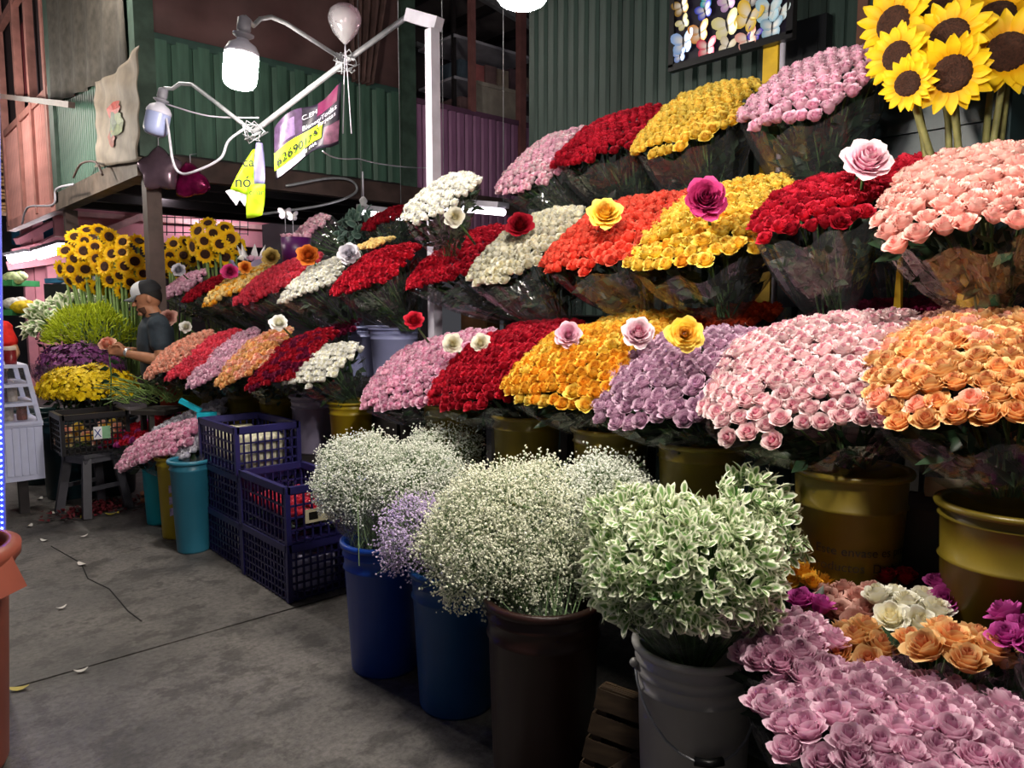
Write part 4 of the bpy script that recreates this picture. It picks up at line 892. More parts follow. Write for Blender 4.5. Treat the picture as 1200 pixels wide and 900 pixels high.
MB().bar(PD(66, 330, 9.8), PD(100, 328, 9.8), .5, .06).build('top', mat('blue table', '#3a7fa8', .6), ts); MB().bar(PD(66, 345, 9.6), PD(100, 345, 9.6), .5, .25).build('base', M_BACK, ts)
for i in range(7):
    p = PD(68 + i * 5, 322 + (i % 3) * 10 + 3, 9.4); b = MB(); b.tube([p, p + RT * .12 + Vector((0, 0, .06 * math.sin(i * 2))), p + RT * .2], [.03, .05, .025], 7)
    tag(b.build('wrapped_bundle', mat('white wrap', '#c9c9cc', .5, .3, 20), off=p), 'grey-white wrapped bundle on the far table, %s from left' % ('first', 'second', 'third', 'fourth', 'fifth', 'sixth', 'seventh')[i], 'bundle', 'wrapped bundles on the far table')

# ================================================================ PLASTIC CRATES
M_NAVY = mat('navy crate plastic', '#2a2760', .4, .15, 6, spec=.5); M_BLACKC = mat('black crate plastic', '#17161b', .4, .15, 6, spec=.5)
def crate(label, x0, y0, z0, LX, LY, H, m, nx=8, ny=12, nh=5, group=None, base_slats=True):
    r = thing('plastic_crate', label, 'crate', (x0 + LX / 2, y0 + LY / 2, z0), group); t = .012; g = .0035
    def side(p0, p1, n):
        p0, p1 = Vector(p0), Vector(p1); b = MB(); up = Vector((0, 0, 1))
        for k in range(n + 1): q = p0.lerp(p1, k / n); b.bar(q, q + up * (H - .035), .008, t, (p1 - p0).normalized().cross(up))
        for k in range(nh + 1): z = up * (.012 + (H - .05) * k / nh); b.bar(p0 + z, p1 + z, t, .009)
        b.build('side_panel', m, r)
    a, b_, c, d = (x0, y0, z0), (x0 + LX, y0, z0), (x0 + LX, y0 + LY, z0), (x0, y0 + LY, z0)
    side(a, b_, nx); side(d, c, nx); side(a, d, ny); side(b_, c, ny)
    rim = MB(); zz = z0 + H - .03
    for p, q in ((a, b_), (b_, c), (c, d), (d, a)): rim.bar((p[0], p[1], zz + .012), (q[0], q[1], zz + .012), .026, .036)
    rim.build('rim', m, r)
    for p in (a, b_, c, d): MB().bx((p[0] - .013, p[1] - .013, z0 + g), (p[0] + .013, p[1] + .013, z0 + H)).build('corner_post', m, r)
    fl = MB()
    for k in range(8): fl.bx((x0, y0 + LY * k / 8 + .008, z0 + .003), (x0 + LX, y0 + LY * (k + 1) / 8 - .008, z0 + .013))
    fl.build('base', m, r); return r
def rolls(label, x0, y0, z0, LX, LY, n, h, col, rnd=.03):
    for k in range(n):
        lab_k = label + ', ' + ('nearest', 'second', 'third', 'fourth', 'farthest')[k if k < n - 1 else 4] + ' one'; y = y0 + LY * (k + .5) / n; b = MB(); rr = min(LX * .42, LY / n * .46)
        b.lathe([(rr * .2, 0), (rr * .9, .006), (rr, .05), (rr * .96, h * .5), (rr * (1.0 + rnd), h * .85), (rr * .8, h), (rr * .15, h * .97)], 12, (x0 + LX * .5, y, z0), ax=(LX * .42 / rr, 1))
        tag(b.build('wrapped_roll', mat('wrapped roll ' + col, col, .55, .25, 30, bump=.8), off=(x0 + LX / 2, y, z0)), lab_k, 'roll', label)
NC = 'navy market crates beside the aisle'
H = .275
crate('navy crate at the bottom of the rear stack, white rolls inside', 1.65, 4.13, 0, .35, .55, H, M_NAVY, group=NC); rolls('white wrapped roll in the bottom rear crate', 1.67, 4.15, .014, .31, .51, 5, .22, '#f4f2ff')
crate('navy crate in the middle of the rear stack', 1.65, 4.13, H, .35, .55, H, M_NAVY, group=NC)
crate('navy crate on top of the rear stack with pale rolls', 1.64, 4.14, 2 * H, .37, .55, H, M_NAVY, nh=4, nx=9, ny=10, group=NC); rolls('pale yellow-white wrapped roll in the top rear crate', 1.67, 4.16, 2 * H + .014, .31, .51, 5, .20, '#e2ddc0')
H2_ = .30
crate('navy crate on the floor at the bottom of the front stack', 1.63, 3.5, 0, .36, .56, H2_, M_NAVY, nx=9, ny=14, nh=6, group=NC); rolls('lavender wrapped roll in the bottom front crate', 1.66, 3.52, .014, .30, .52, 4, .2, '#cfc8f4')
FC = crate('navy crate with red flowers on top of the front stack', 1.63, 3.5, H2_, .36, .56, H2_, M_NAVY, nh=4, group=NC)
MB().bx((1.72, 3.485, H2_ + .10), (1.86, 3.491, H2_ + .17)).build('paper_label', mat('cream label', '#d8cfae', .6), FC); MB().bx((1.74, 3.483, H2_ + .115), (1.79, 3.487, H2_ + .155)).build('label_mark', M_INK, FC)
rr = thing('rose_bunch', 'loose red flowers lying inside the front navy crate', 'rose bunch', (1.8, 3.78, H2_ + .02))
for i in range(4):
    for j in range(8): inst('rose', random.choice(rose_meshes('coralred')), rr, (1.68 + i * .085, 3.54 + j * .066, H2_ + .10 + random.uniform(0, .03)), (rv(.3) + Vector((0, 0, 1))).normalized(), random.uniform(0, 6), .042)
lb = MB()
for i in range(60): leaf_quad(lb, (random.uniform(1.67, 1.95), random.uniform(3.54, 4.0), H2_ + random.uniform(.02, .07)), rv() * Vector((1, 1, .3)) if False else Vector((random.gauss(0, 1), random.gauss(0, 1), .2)), (0, 0, 1), .09, .05)
tag(lb.build('leaves', M_LEAF, rr), kind='stuff')
# stool with a black crate
sp = PZ(113, 600, 0); SX, SY = sp.x, sp.y + .05; M_GREYP = mat('dark grey stool plastic', '#4b4a52', .5, .15, 10)
so = thing('plastic_stool', 'dark grey plastic stool carrying the black crate', 'stool', (SX, SY, 0)); M3 = Matrix.Rotation(.35, 3, 'Z')
b = MB(); b.box((SX, SY, .44), (.30, .30, .03), M3); b.box((SX, SY, .41), (.28, .28, .05), M3); b.build('seat', M_GREYP, so)
for sx in (-1, 1):
    for sy in (-1, 1):
        p0 = Vector((SX, SY, .42)) + M3 @ Vector((sx * .11, sy * .11, 0)); p1 = Vector((SX, SY, 0)) + M3 @ Vector((sx * .165, sy * .165, 0)); MB().bar(p1, p0, .055, .055).build('leg', M_GREYP, so)
for s in (-1, 1):
    MB().bar(Vector((SX, SY, .2)) + M3 @ Vector((-.14, s * .14, 0)), Vector((SX, SY, .2)) + M3 @ Vector((.14, s * .14, 0)), .02, .03).build('stretcher', M_GREYP, so)
BC = crate('black crate with yellow flowers sitting on the grey stool', SX - .21, SY - .17, .458, .42, .34, .29, M_BLACKC, nx=12, ny=6, nh=6)
MB().bx((SX - .02, SY - .186, .56), (SX + .09, SY - .18, .65)).build('price_tag', mat('green tag', '#7fae8a', .6), BC); MB().bx((SX - .02, SY - .189, .56), (SX + .035, SY - .185, .65)).build('tag_patch', mat('white tag', '#e8e8f0', .6), BC)
vs, fs = text_geo('X', .085); MB().add([(SX - .018 + v.x * .8, SY - .191, .575 + v.y) for v in vs], fs).build('lettering', mat('blue ink', '#2a3a8a', .6), BC)
rr = thing('chrysanthemum_bunch', 'yellow and orange flowers lying inside the black crate', 'flowers', (SX, SY, .475))
for i in range(6):
    for j in range(3): inst('flower_head', random.choice(rose_meshes(random.choice(['paleyellow', 'yellow', 'salmon']))), rr, (SX - .165 + i * .066, SY - .10 + j * .09, .52 + random.uniform(0, .12)), (rv(.4) + Vector((-.3, -1, .6))).normalized(), 0, .042)
st = MB()
for i in range(14): st.tube([(SX - .17 + random.uniform(0, .34), SY + .12, .49 + random.uniform(0, .05)), (SX - .17 + random.uniform(0, .34), SY - .09, .50)], .005, 5)
tag(st.build('stems', M_STEM, rr), kind='stuff')
# bouquets in the slim buckets
SB = 'wrapped bouquets in the slim buckets'
fb('pink carnation bouquet hanging over the turquoise bucket', (172, 545), (205, 500), 1.42, 1.66, 44, .09, 'pinklilac', .034, topof('#18aec4', .40), 0, SB, nleaf=40, mix=('lightpink', .5), name='carnation_bouquet', cat='bouquet')
fb('dark red flower bouquet beyond the pink carnations', (150, 520), (182, 492), 1.52, 1.78, 34, .07, 'red', .03, (BB['#18aec4'].x + .03, BB['#18aec4'].y + .03, .40), 0, SB, nleaf=40, mix=('magenta', .3), name='carnation_bouquet', cat='bouquet')
fb('milky white wrapped bouquet in the mustard bucket', (205, 520), (222, 485), 1.62, 1.85, 40, .08, 'greywhite', .03, topof('#b09a22', .42), 0, SB, nleaf=40, name='carnation_bouquet', cat='bouquet', wm=M_CELLO2)
fb('clear wrapped pale bouquet in the teal bucket', (228, 535), (238, 500), 1.6, 1.78, 26, .06, 'greywhite', .028, topof('#2f7892', .44), 0, SB, nleaf=40, name='carnation_bouquet', cat='bouquet', wm=M_CELLO2)
p = PD(226, 478, 4.9); b = MB(); b.bar(p - RT * .08 + Vector((0, 0, .05)), p + RT * .05 - Vector((0, 0, .02)), .03, .03); b.box(p + RT * .09 - Vector((0, 0, .05)), (.09, .09, .04), Matrix.Rotation(.7, 3, 'Z')); tag(b.build('plastic_scoop', plastic('#1fb4cc'), off=p), 'bright turquoise plastic scoop lying behind the pale bouquets', 'scoop')
# cut stems on the end of the stall
sp_ = thing('cut_stems', 'bundle of cut green flower stems heaped beside the man', 'stems', PD(175, 470, 5.4)); st = MB()
for i in range(70):
    a = PD(160 + random.uniform(-12, 50), 468 + random.uniform(-8, 6), 5.35 + random.uniform(-.1, .15)); e = a + RT * random.uniform(-.28, -.05) * random.choice((1, 1, -.6)) + Vector((0, 0, random.uniform(-.02, .14))); st.tube([a, a.lerp(e, .5) + Vector((0, 0, .03)), e], .004, 4, False)
tag(st.build('stems', mat('fresh stem', '#6f8a48', .55, .3, 30), sp_), kind='stuff')
tbp = PD(188, 484, 5.45); b = MB(); tt = thing('side_table', 'low dark table under the cut stems beside the man', 'table', (tbp.x, tbp.y, 0)); MB().box((tbp.x, tbp.y, tbp.z + .02), (.30, .26, .03), Matrix.Rotation(.7, 3, 'Z')).build('top', M_STAND, tt)
for sx in (-1, 1):
    for sy in (-1, 1): MB().bar((tbp.x + sx * .09, tbp.y + sy * .09, 0), (tbp.x + sx * .09, tbp.y + sy * .09, tbp.z), .035).build('leg', M_STAND, tt)
# petals and litter on the floor
lit = [(64, 602, '#e9e2d6'), (70, 600, '#e8b8a8'), (97, 607, '#e8d84a'), (104, 604, '#f0e070'), (130, 603, '#e8d84a'), (138, 602, '#f0dc50'), (112, 590, '#e8b8a8'), (106, 588, '#e8c8b8'), (47, 585, '#dcd8d4'), (98, 629, '#cfcac6'), (96, 662, '#ddd8d2'), (72, 713, '#d8d4d0'), (35, 617, '#cfcac6'), (52, 634, '#d8d4d0'), (22, 808, '#b9a85a'), (145, 563, '#e8e4e0'), (95, 787, '#c8c4c0')]
for i, (px, py, col) in enumerate(lit):
    p = PZ(px, py, .003); b = MB(); a0 = random.uniform(0, 6); L = random.uniform(.02, .04)
    b.grid(lambda u, v: p + Vector((math.cos(a0) * L * (u - .5) * 2 - math.sin(a0) * L * .5 * (v - .5) * 2 * math.sin(PI * (.1 + .8 * u)), math.sin(a0) * L * (u - .5) * 2 + math.cos(a0) * L * .5 * (v - .5) * 2 * math.sin(PI * (.1 + .8 * u)), .004 + .01 * (2 * u - 1) ** 2)), 5, 4)
    where = ['left of the stool near the snack cart', 'just left of the stool, pinkish one', 'under the stool, left one of two', 'under the stool, right one of two', 'before the stool legs at right', 'right of the stool by the red petals', 'between the stool legs, right one', 'between the stool legs, left one', 'under the snack cart', 'a step in front of the stool', 'in the middle of the aisle slab', 'beyond the floor joint on the open floor', 'at the foot of the white LED board', 'beside the ragged floor crack', 'on the floor joint beside the bin', 'beside the turquoise bucket', 'on the long floor joint in the aisle'][i]
    o = b.build('fallen_petal', mat('petal' + col, col, .7), off=p); tag(o, ('yellow petal lying ' if col in ('#e8d84a', '#f0e070', '#f0dc50', '#b9a85a') else 'pale petal scrap lying ') + where, 'petal', 'litter on the floor')
for (px, py, nm) in ((132, 592, 'heap of dark red petals on the floor behind the stool'), (104, 600, 'heap of dark red petals on the floor under the stool')):
    c = PZ(px, py, .01); root = thing('petal_heap', nm, 'petals', c); n = 160; P = np.array(c) + RNG.normal(size=(n, 3)) * np.array([.12, .10, .012]); P[:, 2] = np.abs(P[:, 2] - .01) + .008
    V, F = scatter(LV, LF, P, leaf_frames(P, np.tile([0, 0, 1.], (n, 1)), RNG.uniform(0, .4, n)), np.full(n, .04)); fast_obj('petals', V, F, mat('dark red petals', '#560c18', .7, .4, 30), root)
# ================================================================ LAMPS
M_BULBC = mat('lamp collar', '#b9b6c6', .45, .1); M_SOCK = mat('lamp socket', '#77757f', .5, .2)
E_LIT = emit('lit diffuser', '#fff6ea', LAMP_E)
M_OFF = mat('unlit diffuser', '#8f97bd', .35, .03)
def led_bulb(label, c, lit=True, r=.078, h=.15, tilt=(0, 0, 1), arm=None, cord=None, armr=.012):
    c = Vector(c); root = thing('led_lamp', label, 'lamp', c, 'LED bulbs strung over the stalls'); ax = Vector(tilt).normalized(); M = Vector((0, 0, 1)).rotation_difference(ax).to_matrix()
    MB().lathe([(1e-4, -h * .62), (r * .35, -h * .615), (r * .6, -h * .59), (r * .8, -h * .54), (r * .92, -h * .45), (r * .98, -h * .35), (r, -h * .22), (r * 1.0, h * .32), (r * .98, h * .38)], 40, c, M=M).build('diffuser', E_LIT if lit else M_OFF, root)
    MB().lathe([(r * .98, h * .38), (r * 1.03, h * .4), (r * 1.0, h * .5), (r * .8, h * .68), (r * .42, h * .8), (r * .3, h * .86)], 24, c, M=M).build('collar', M_BULBC, root)
    MB().lathe([(r * .3, h * .84), (r * .34, h * .86), (r * .62, h * .95), (r * .64, h * 1.0), (r * .34, h * 1.04), (r * .42, h * 1.12), (r * .40, h * 1.45), (r * .2, h * 1.52), (1e-4, h * 1.52)], 16, c, M=M).build('socket', M_SOCK, root)
    top = c + ax * h * 1.5
    if arm: MB().tube([top] + [Vector(a) for a in arm], armr, 8).build('arm', M_GALV, root)
    if cord: MB().tube([top, Vector(cord)], .006, 6).build('cord', M_DARKST, root)
    return root
D1, D2 = 3.75, 4.7
JN = PD(405, 72, 4.38); JF = PD(297, 155, 4.4); PT = PD(479, 18, 4.38)
led_bulb('lit white LED bulb on the curved arm below the confetti balloon', PD(282, 80, D1), True, .082, .165, (.12 * RT.x, .12 * RT.y, 1), [PD(297, 30, 3.78), PD(305, 22, 3.85), PD(318, 20, 3.9), PD(335, 27, 4.0), JN])
led_bulb('unlit bluish LED bulb on the arm beside the mezzanine parapet', PD(184, 143, D2), False, .073, .14, (.25 * RT.x, .25 * RT.y, 1), [PD(202, 104, D2), PD(211, 98, 4.65), PD(225, 99, 4.6), PD(250, 118, 4.5), JF])
led_bulb('lit LED bulb at the top edge above the baby\'s breath', PD(612, -32, 2.12), True, .078, .15, (0, 0, 1), None, PD(612, -32, 2.12) + Vector((0, 0, 3.2)))
led_bulb('added unseen LED bulb brightening the near end of the stall', (1.38, .48, 2.40), True, .078, .15, (0, 0, 1), None, (1.38, .48, 5.7))  # extra bulb out of view, added to brighten the near end
led_bulb('added unseen LED bulb over the aisle brightening the sunflower bunches', (.80, 7.4, 2.95), True, .078, .15, (0, 0, 1), None, (.80, 7.4, 5.7))  # bulb added off screen to lift the sunflower area
led_bulb('added unseen LED bulb brightening the pink booth', (.75, 10.0, 3.7), True, .078, .15, (0, 0, 1), None, (.75, 10.0, 5.7))  # off-screen bulb added so the booth gets enough light
led_bulb('added unseen LED bulb brightening the far flower stall', PD(62, -120, 5.2), True, .078, .15, (0, 0, 1), None, PD(62, -120, 5.2) + Vector((0, 0, 1.2)))  # unseen bulb above the frame, added to light the far stall and the man
# white post with cross arm carrying the lamp pole
pp = PX(510, 380, 2.62); wp = thing('lamp_post', 'white square lamp post with a short cross arm between the stalls', 'post', (pp.x, pp.y, 0)); tz = PX(508, 34, 2.62).z
MB().bx((pp.x - .03, pp.y - .03, 0), (pp.x + .03, pp.y + .03, tz)).build('shaft', M_WHITEP, wp)
ca = Vector((pp.x, pp.y, tz + .03)); MB().bar(ca + RT * .04, PT + Vector((0, 0, .0)), .06, .07).build('cross_arm', M_WHITEP, wp)
b = MB(); b.tube([PT, JN, JF], .017, 8); o = b.build('lamp_pole', M_GALV, off=JF); tag(o, 'grey steel pole slanting down from the white lamp post', 'pole')
b = MB()
for j in (JN, JF):
    for i in range(5): b.tube([j + rv(.02) + RT * (.05 * math.cos(a)) + Vector((0, 0, .04 * math.sin(a))) for a in np.linspace(0, 6, 9)], .004, 4)
b.build('binding_wire', M_GALV, o, off=JF)
def cable(label, pts, r=.006, m=None, sag=0):
    P = [Vector(p) for p in pts]; out = []
    for k in range(len(P) - 1):
        p0, a, c, p3 = P[max(0, k - 1)], P[k], P[k + 1], P[min(len(P) - 1, k + 2)]
        for i in range(7): t = i / 7; out.append(.5 * ((2 * a) + (c - p0) * t + (2 * p0 - 5 * a + 4 * c - p3) * t * t + (3 * a - p0 - 3 * c + p3) * t ** 3) - Vector((0, 0, sag * 4 * t * (1 - t))))
    out.append(P[-1]); b = MB(); b.tube(out, r, 6); tag(b.build('cable', m or M_WHITEP, off=P[0]), label, 'cable')
cable('white cable drooping from the unlit bulb to the pole end', [PD(192, 128, 4.7), PD(197, 150, 4.65), PD(203, 190, 4.6), PD(212, 203, 4.6), PD(228, 201, 4.55), PD(258, 186, 4.5), PD(268, 165, 4.45), PD(288, 150, 4.4)], .008)
cable('thin white cable between the unlit bulb and the pole', [PD(195, 122, 4.7), PD(245, 136, 4.55), PD(303, 138, 4.4)], .005)
cable('thin wire running from the banner across the green parapet', [PD(378, 177, 4.3), PD(420, 186, 5), PD(505, 196, 6)], .004, None, .02)
cable('grey cable looped along the dark edge beam', [PY(335, 218, MY - .1), PY(385, 209, MY - .1), PY(412, 212, MY - .1), PY(416, 226, MY - .1), PY(380, 240, MY - .1), PY(300, 252, MY - .1)], .012, M_GALV)
cable('cable hanging on the left face of the mezzanine by the beam', [PX(86, 208, MX - .15), PX(95, 192, MX - .15), PX(112, 190, MX - .15), PX(120, 205, MX - .15)], .010, M_BROWNST)
cable('white cable looped under the pink booth', [PX(26, 262, MX - .2), PX(33, 243, MX - .2), PX(62, 240, MX - .2), PX(66, 222, MX - .2), PX(86, 216, MX - .2)], .011)
# clear unlit bulb hanging below the beam
bc = PX(426, 250, 2.95); b = MB(); root = thing('clear_lamp', 'small clear hanging bulb before the dark edge beam', 'lamp', bc)
MB().lathe([(1e-3, -.05), (.03, -.04), (.042, 0), (.03, .035), (.02, .05)], 16, bc).build('globe', film('clear glass', '#ffffff', .3, .1), root); MB().lathe([(.02, .045), (.03, .05), (.034, .06), (.02, .07), (.03, .085), (.028, .1), (.01, .12), (1e-3, .12)], 14, bc).build('socket', mat('pale socket', '#c9c7cc', .5), root)
MB().tube([bc + Vector((0, 0, .12)), bc + Vector((0, 0, .3))], .006, 6).build('cord', M_WHITEP, root)

# ================================================================ SIGNS
def bil(c, u, v): return (c[0] * (1 - u) + c[1] * u) * (1 - v) + (c[3] * (1 - u) + c[2] * u) * v   # TL TR BR BL
bc4 = [PD(322, 150, 4.33), PD(402, 97, 4.33), PD(396, 168, 4.33), PD(325, 212, 4.33)]
def bf(u, v):
    p = bil(bc4, u, v); p.z -= .055 * math.sin(PI * u) * (.4 + .6 * v) * 0 - .02 * math.sin(2 * PI * u) * (1 - v) ; p.z += .07 * math.sin(PI * min(1, max(0, u * 1.25 - .1))) * v * .6; return p - HEAD * (.03 * math.sin(u * 8 + v * 2))
bn = thing('hanging_banner', 'dark purple printed plastic banner hanging from the lamp pole', 'banner', bf(.5, 1))
b = MB(); b.grid(bf, 24, 16); b.build('sheet', mat('dark purple print', '#221a2c', .5, .5, 9, col2='#120e18'), bn).modifiers.new('t', 'SOLIDIFY').thickness = .003
def patch(u0, v0, u1, v1, m, nm, k=.006, fn=bf, root=None, sk=0):
    b = MB(); b.grid(lambda u, v: fn(u0 + (u1 - u0) * u, v0 + (v1 - v0) * v + sk * u) - HEAD * k, 8, 6); return b.build(nm, m, root or bn)
M_LIME = mat('fluorescent lime paper', '#9fc60c', .6, .06); M_WPRT = mat('white print', '#b5b1bd', .6)
patch(0, .0, .40, .55, mat('mauve print', '#3a2842', .5, .4, 22), 'print'); patch(.10, .12, .30, .45, mat('lavender flower print', '#5d4a6c', .5, .4, 30), 'print', .009)
patch(.62, .0, .95, .28, mat('magenta print', '#551538', .5, .4, 14), 'print', .007); patch(.03, .80, .45, .98, M_WPRT, 'white_strip', .007); patch(.78, .62, 1, .95, mat('rosy print', '#553446', .5, .4, 30), 'print', .007)
patch(0, .52, .74, .84, M_LIME, 'lime_strip', .012, sk=-.04)
def ban(u0, v0, u1, hgt):
    def fn(x, y, w): return bf(u0 + (u1 - u0) * x / w, v0 - y * hgt - .04 * (x / w)) - HEAD * .02
    return fn
lettering(bn, '6269017', .1, ban(.04, .80, .57, 2.1), M_INK, bold=.0012)
lettering(bn, 'C.EM', .1, ban(.40, .26, .62, 1.3), M_WPRT); lettering(bn, 'BienesyTodas', .1, ban(.40, .46, .96, 1.3), M_WPRT); lettering(bn, 'Tarjetas', .1, ban(.66, .56, .95, 1.1), M_WPRT); lettering(bn, 'MAS IVA', .1, ban(.32, .96, .68, 1.1), M_WPRT)
b = MB(); n = 18
for R0, R1 in ((.055, .042), ):
    vs = [bf(.64 + R0 * math.cos(2 * PI * i / n), .63 + 1.35 * R0 * math.sin(2 * PI * i / n)) - HEAD * .02 for i in range(n)] + [bf(.64 + R1 * math.cos(2 * PI * i / n), .63 + 1.35 * R1 * math.sin(2 * PI * i / n)) - HEAD * .02 for i in range(n)]
    b.add(vs, [(i, (i + 1) % n, n + (i + 1) % n, n + i) for i in range(n)])
b.tube([bf(.625, .60) - HEAD * .02, bf(.63, .65) - HEAD * .02, bf(.66, .665) - HEAD * .02], .008, 5); b.build('phone_symbol', M_INK, bn)
# lime paper signs at the pole end
def sheet_fn(c): return lambda u, v: bil(c, u, v) - HEAD * .02 * math.sin(u * 3 + v * 3)
ls = thing('paper_sign', 'two lime green paper signs with black lettering tied below the pole end', 'sign', PD(290, 258, 4.4))
cA = [PD(296, 176, 4.4), PD(302, 176, 4.4), PD(299, 232, 4.36), PD(270, 222, 4.32)]; b = MB(); b.grid(sheet_fn(cA), 8, 10); b.build('paper', M_LIME, ls).modifiers.new('t', 'SOLIDIFY').thickness = .002
cA2 = [PD(270, 222, 4.32), PD(291, 229, 4.34), PD(282, 241, 4.34), PD(263, 232, 4.31)]; b = MB(); b.add([cA2[0], cA2[1], PD(287, 242, 4.34), PD(281, 234, 4.33), PD(277, 241, 4.33), PD(264, 224, 4.31)], [(0, 5, 4, 3), (0, 3, 1), (1, 3, 2)]); b.build('paper_tip', M_WPRT, ls).modifiers.new('t', 'SOLIDIFY').thickness = .002
cB = [PD(300, 168, 4.38), PD(308, 168, 4.38), PD(310, 216, 4.36), PD(298, 216, 4.36)]; b = MB(); b.grid(sheet_fn(cB), 6, 8); b.build('plastic_strip', mat('lavender plastic', '#77739a', .35), ls).modifiers.new('t', 'SOLIDIFY').thickness = .002
cC = [PD(291, 217, 4.34), PD(311, 216, 4.34), PD(307, 252, 4.34), PD(289, 256, 4.33)]; b = MB(); b.grid(sheet_fn(cC), 8, 8); b.build('paper', M_LIME, ls).modifiers.new('t', 'SOLIDIFY').thickness = .002
lettering(ls, 'ca', .1, lambda x, y, w: PD(284 + 14 * x / w, 195 - y * 150, 4.30), M_INK, bold=.001); lettering(ls, 'nó', .1, lambda x, y, w: PD(275 + 19 * x / w, 219 - y * 190, 4.28), M_INK, bold=.001); lettering(ls, 'cmar', .1, lambda x, y, w: PD(292 + 17 * x / w, 228 - y * 85, 4.29), M_INK)

# ================================================================ BALLOONS
bc = PD(404, 26, 4.3); root = thing('confetti_balloon', 'round clear pink balloon with confetti tied to the lamp pole', 'balloon', bc)
MB().lathe([(1e-3, -.125), (.012, -.118), (.03, -.10), (.07, -.055), (.092, 0), (.094, .03), (.082, .065), (.05, .09), (1e-3, .1)], 24, bc).build('skin', film('pink balloon', '#f4d3e0', .3, .30, .08), root)
cf = MB()
for i in range(70):
    d = rv().normalized(); q = bc + Vector((d.x * .085, d.y * .085, d.z * .085 + .005)); leaf_quad(cf, q, rv(), d, .012, .012)
tag(cf.build('confetti', mat('confetti', '#5a4a58', .5, .3), root), kind='stuff')
for s in (-1, 1): MB().tube([bc + Vector((0, 0, -.12)), bc + RT * .01 * s + Vector((0, 0, -.3)), bc + RT * .025 * s + Vector((0, 0, -.62))], .0035, 5).build('ribbon', M_WHITEP, root)
def star_balloon(label, c, R, depthr, m, n=5, ro=.62, rot=0):
    c = Vector(c); root = thing('foil_balloon', label, 'balloon', c); b = MB()
    def fn(u, v):
        a = 2 * PI * u + rot; k = (a - rot) / (2 * PI) * n; f = abs((k % 1) - .5) * 2; rr = R * (ro + (1 - ro) * f ** 1.2)
        t = v * 2 - 1; q = 1 - abs(t); return c + (RT * math.cos(a) + Vector((0, 0, 1)) * math.sin(a)) * rr * q ** .75 * 1.0 + HEAD * depthr * math.copysign(1, t) * (1 - q ** 1.4 * 1.0 if False else (1 - q ** 2)) ** .5 * (1 if q < 1 else 0)
    b.grid(fn, 61, 13); b.build('foil', m, root); MB().tube([c + Vector((0, 0, R * .8)), c + Vector((0, 0, R * 1.3)), c + Vector((0, 0, R * 1.5)) + HEAD * .12], .003, 4).build('string', M_WHITEP, root); return root
star_balloon('dusky silver star foil balloon under the mezzanine corner', PD(187, 199, 5.65), .18, .06, mat('dusky foil', '#6f5a68', .25, .25, 6, metal=.5), 5, .74, PI / 2)
star_balloon('crumpled magenta foil balloon beside the silver star', PD(224, 213, 5.75), .155, .05, mat('magenta foil', '#7a1248', .2, .45, 14, metal=.6, bump=.8), 3, .66, PI / 2 + .2)

# ================================================================ BUTTERFLY BOARD
XB_ = 3.5
bl, br_ = PX(789, 78, XB_), PX(926, 43, XB_); bt = thing('butterfly_board', 'black board of shiny paper butterflies hung before the green wall', 'board', (XB_, (bl.y + br_.y) / 2, bl.z))
y0, y1, z0, z1 = br_.y, bl.y, (bl.z + br_.z) / 2, bl.z + .75
MB().bx((XB_, y0, z0), (XB_ + .02, y1, z1)).build('backing', mat('black board', '#1b1726', .4), bt)
for a, c in (((y0 - .02, z0 - .02), (y1 + .02, z0 + .015)), ((y0 - .02, z1 - .015), (y1 + .02, z1 + .02)), ((y0 - .02, z0), (y0 + .012, z1)), ((y1 - .012, z0), (y1 + .02, z1))): MB().bx((XB_ - .02, a[0], a[1]), (XB_ + .022, c[0], c[1])).build('frame', mat('black frame', '#141316', .35), bt)
def butterfly_mesh(col, k):
    b = MB()
    for s in (-1, 1):
        for (cx, cz, rx, rz, a) in ((.42, .28, .5, .34, .7), (.34, -.32, .36, .36, -.5)):
            n = 12; vs = [(0, 0, cz * .2)]
            for i in range(n):
                t = 2 * PI * i / n; x = rx * math.cos(t); z = rz * math.sin(t) * (1 + .1 * math.cos(5 * t)); X = cx + x * math.cos(a) - z * math.sin(a); Z = cz + x * math.sin(a) + z * math.cos(a); vs.append((s * X, -.35 * abs(X) * .6 - .02, Z))
            b.add(vs, [(0, 1 + i, 1 + (i + 1) % n) for i in range(n)], [(.001 + (0 if i == 0 else 1), 0, 0) for i in range(n + 1)])
    me = b.mesh('butterfly', None); m = attr_mat('butterfly foil ' + col, '#f4f0e8', col, .25, .1, .9, 0); me.materials.append(m)
    bs = m.node_tree.nodes['Principled BSDF']; bs.inputs['Metallic'].default_value = .35; return me
bodym = MB().tube([(0, -.05, -.35), (0, -.06, 0), (0, -.05, .35)], [.02, .06, .03], 6).mesh('body', mat('butterfly body', '#2a2630', .5))
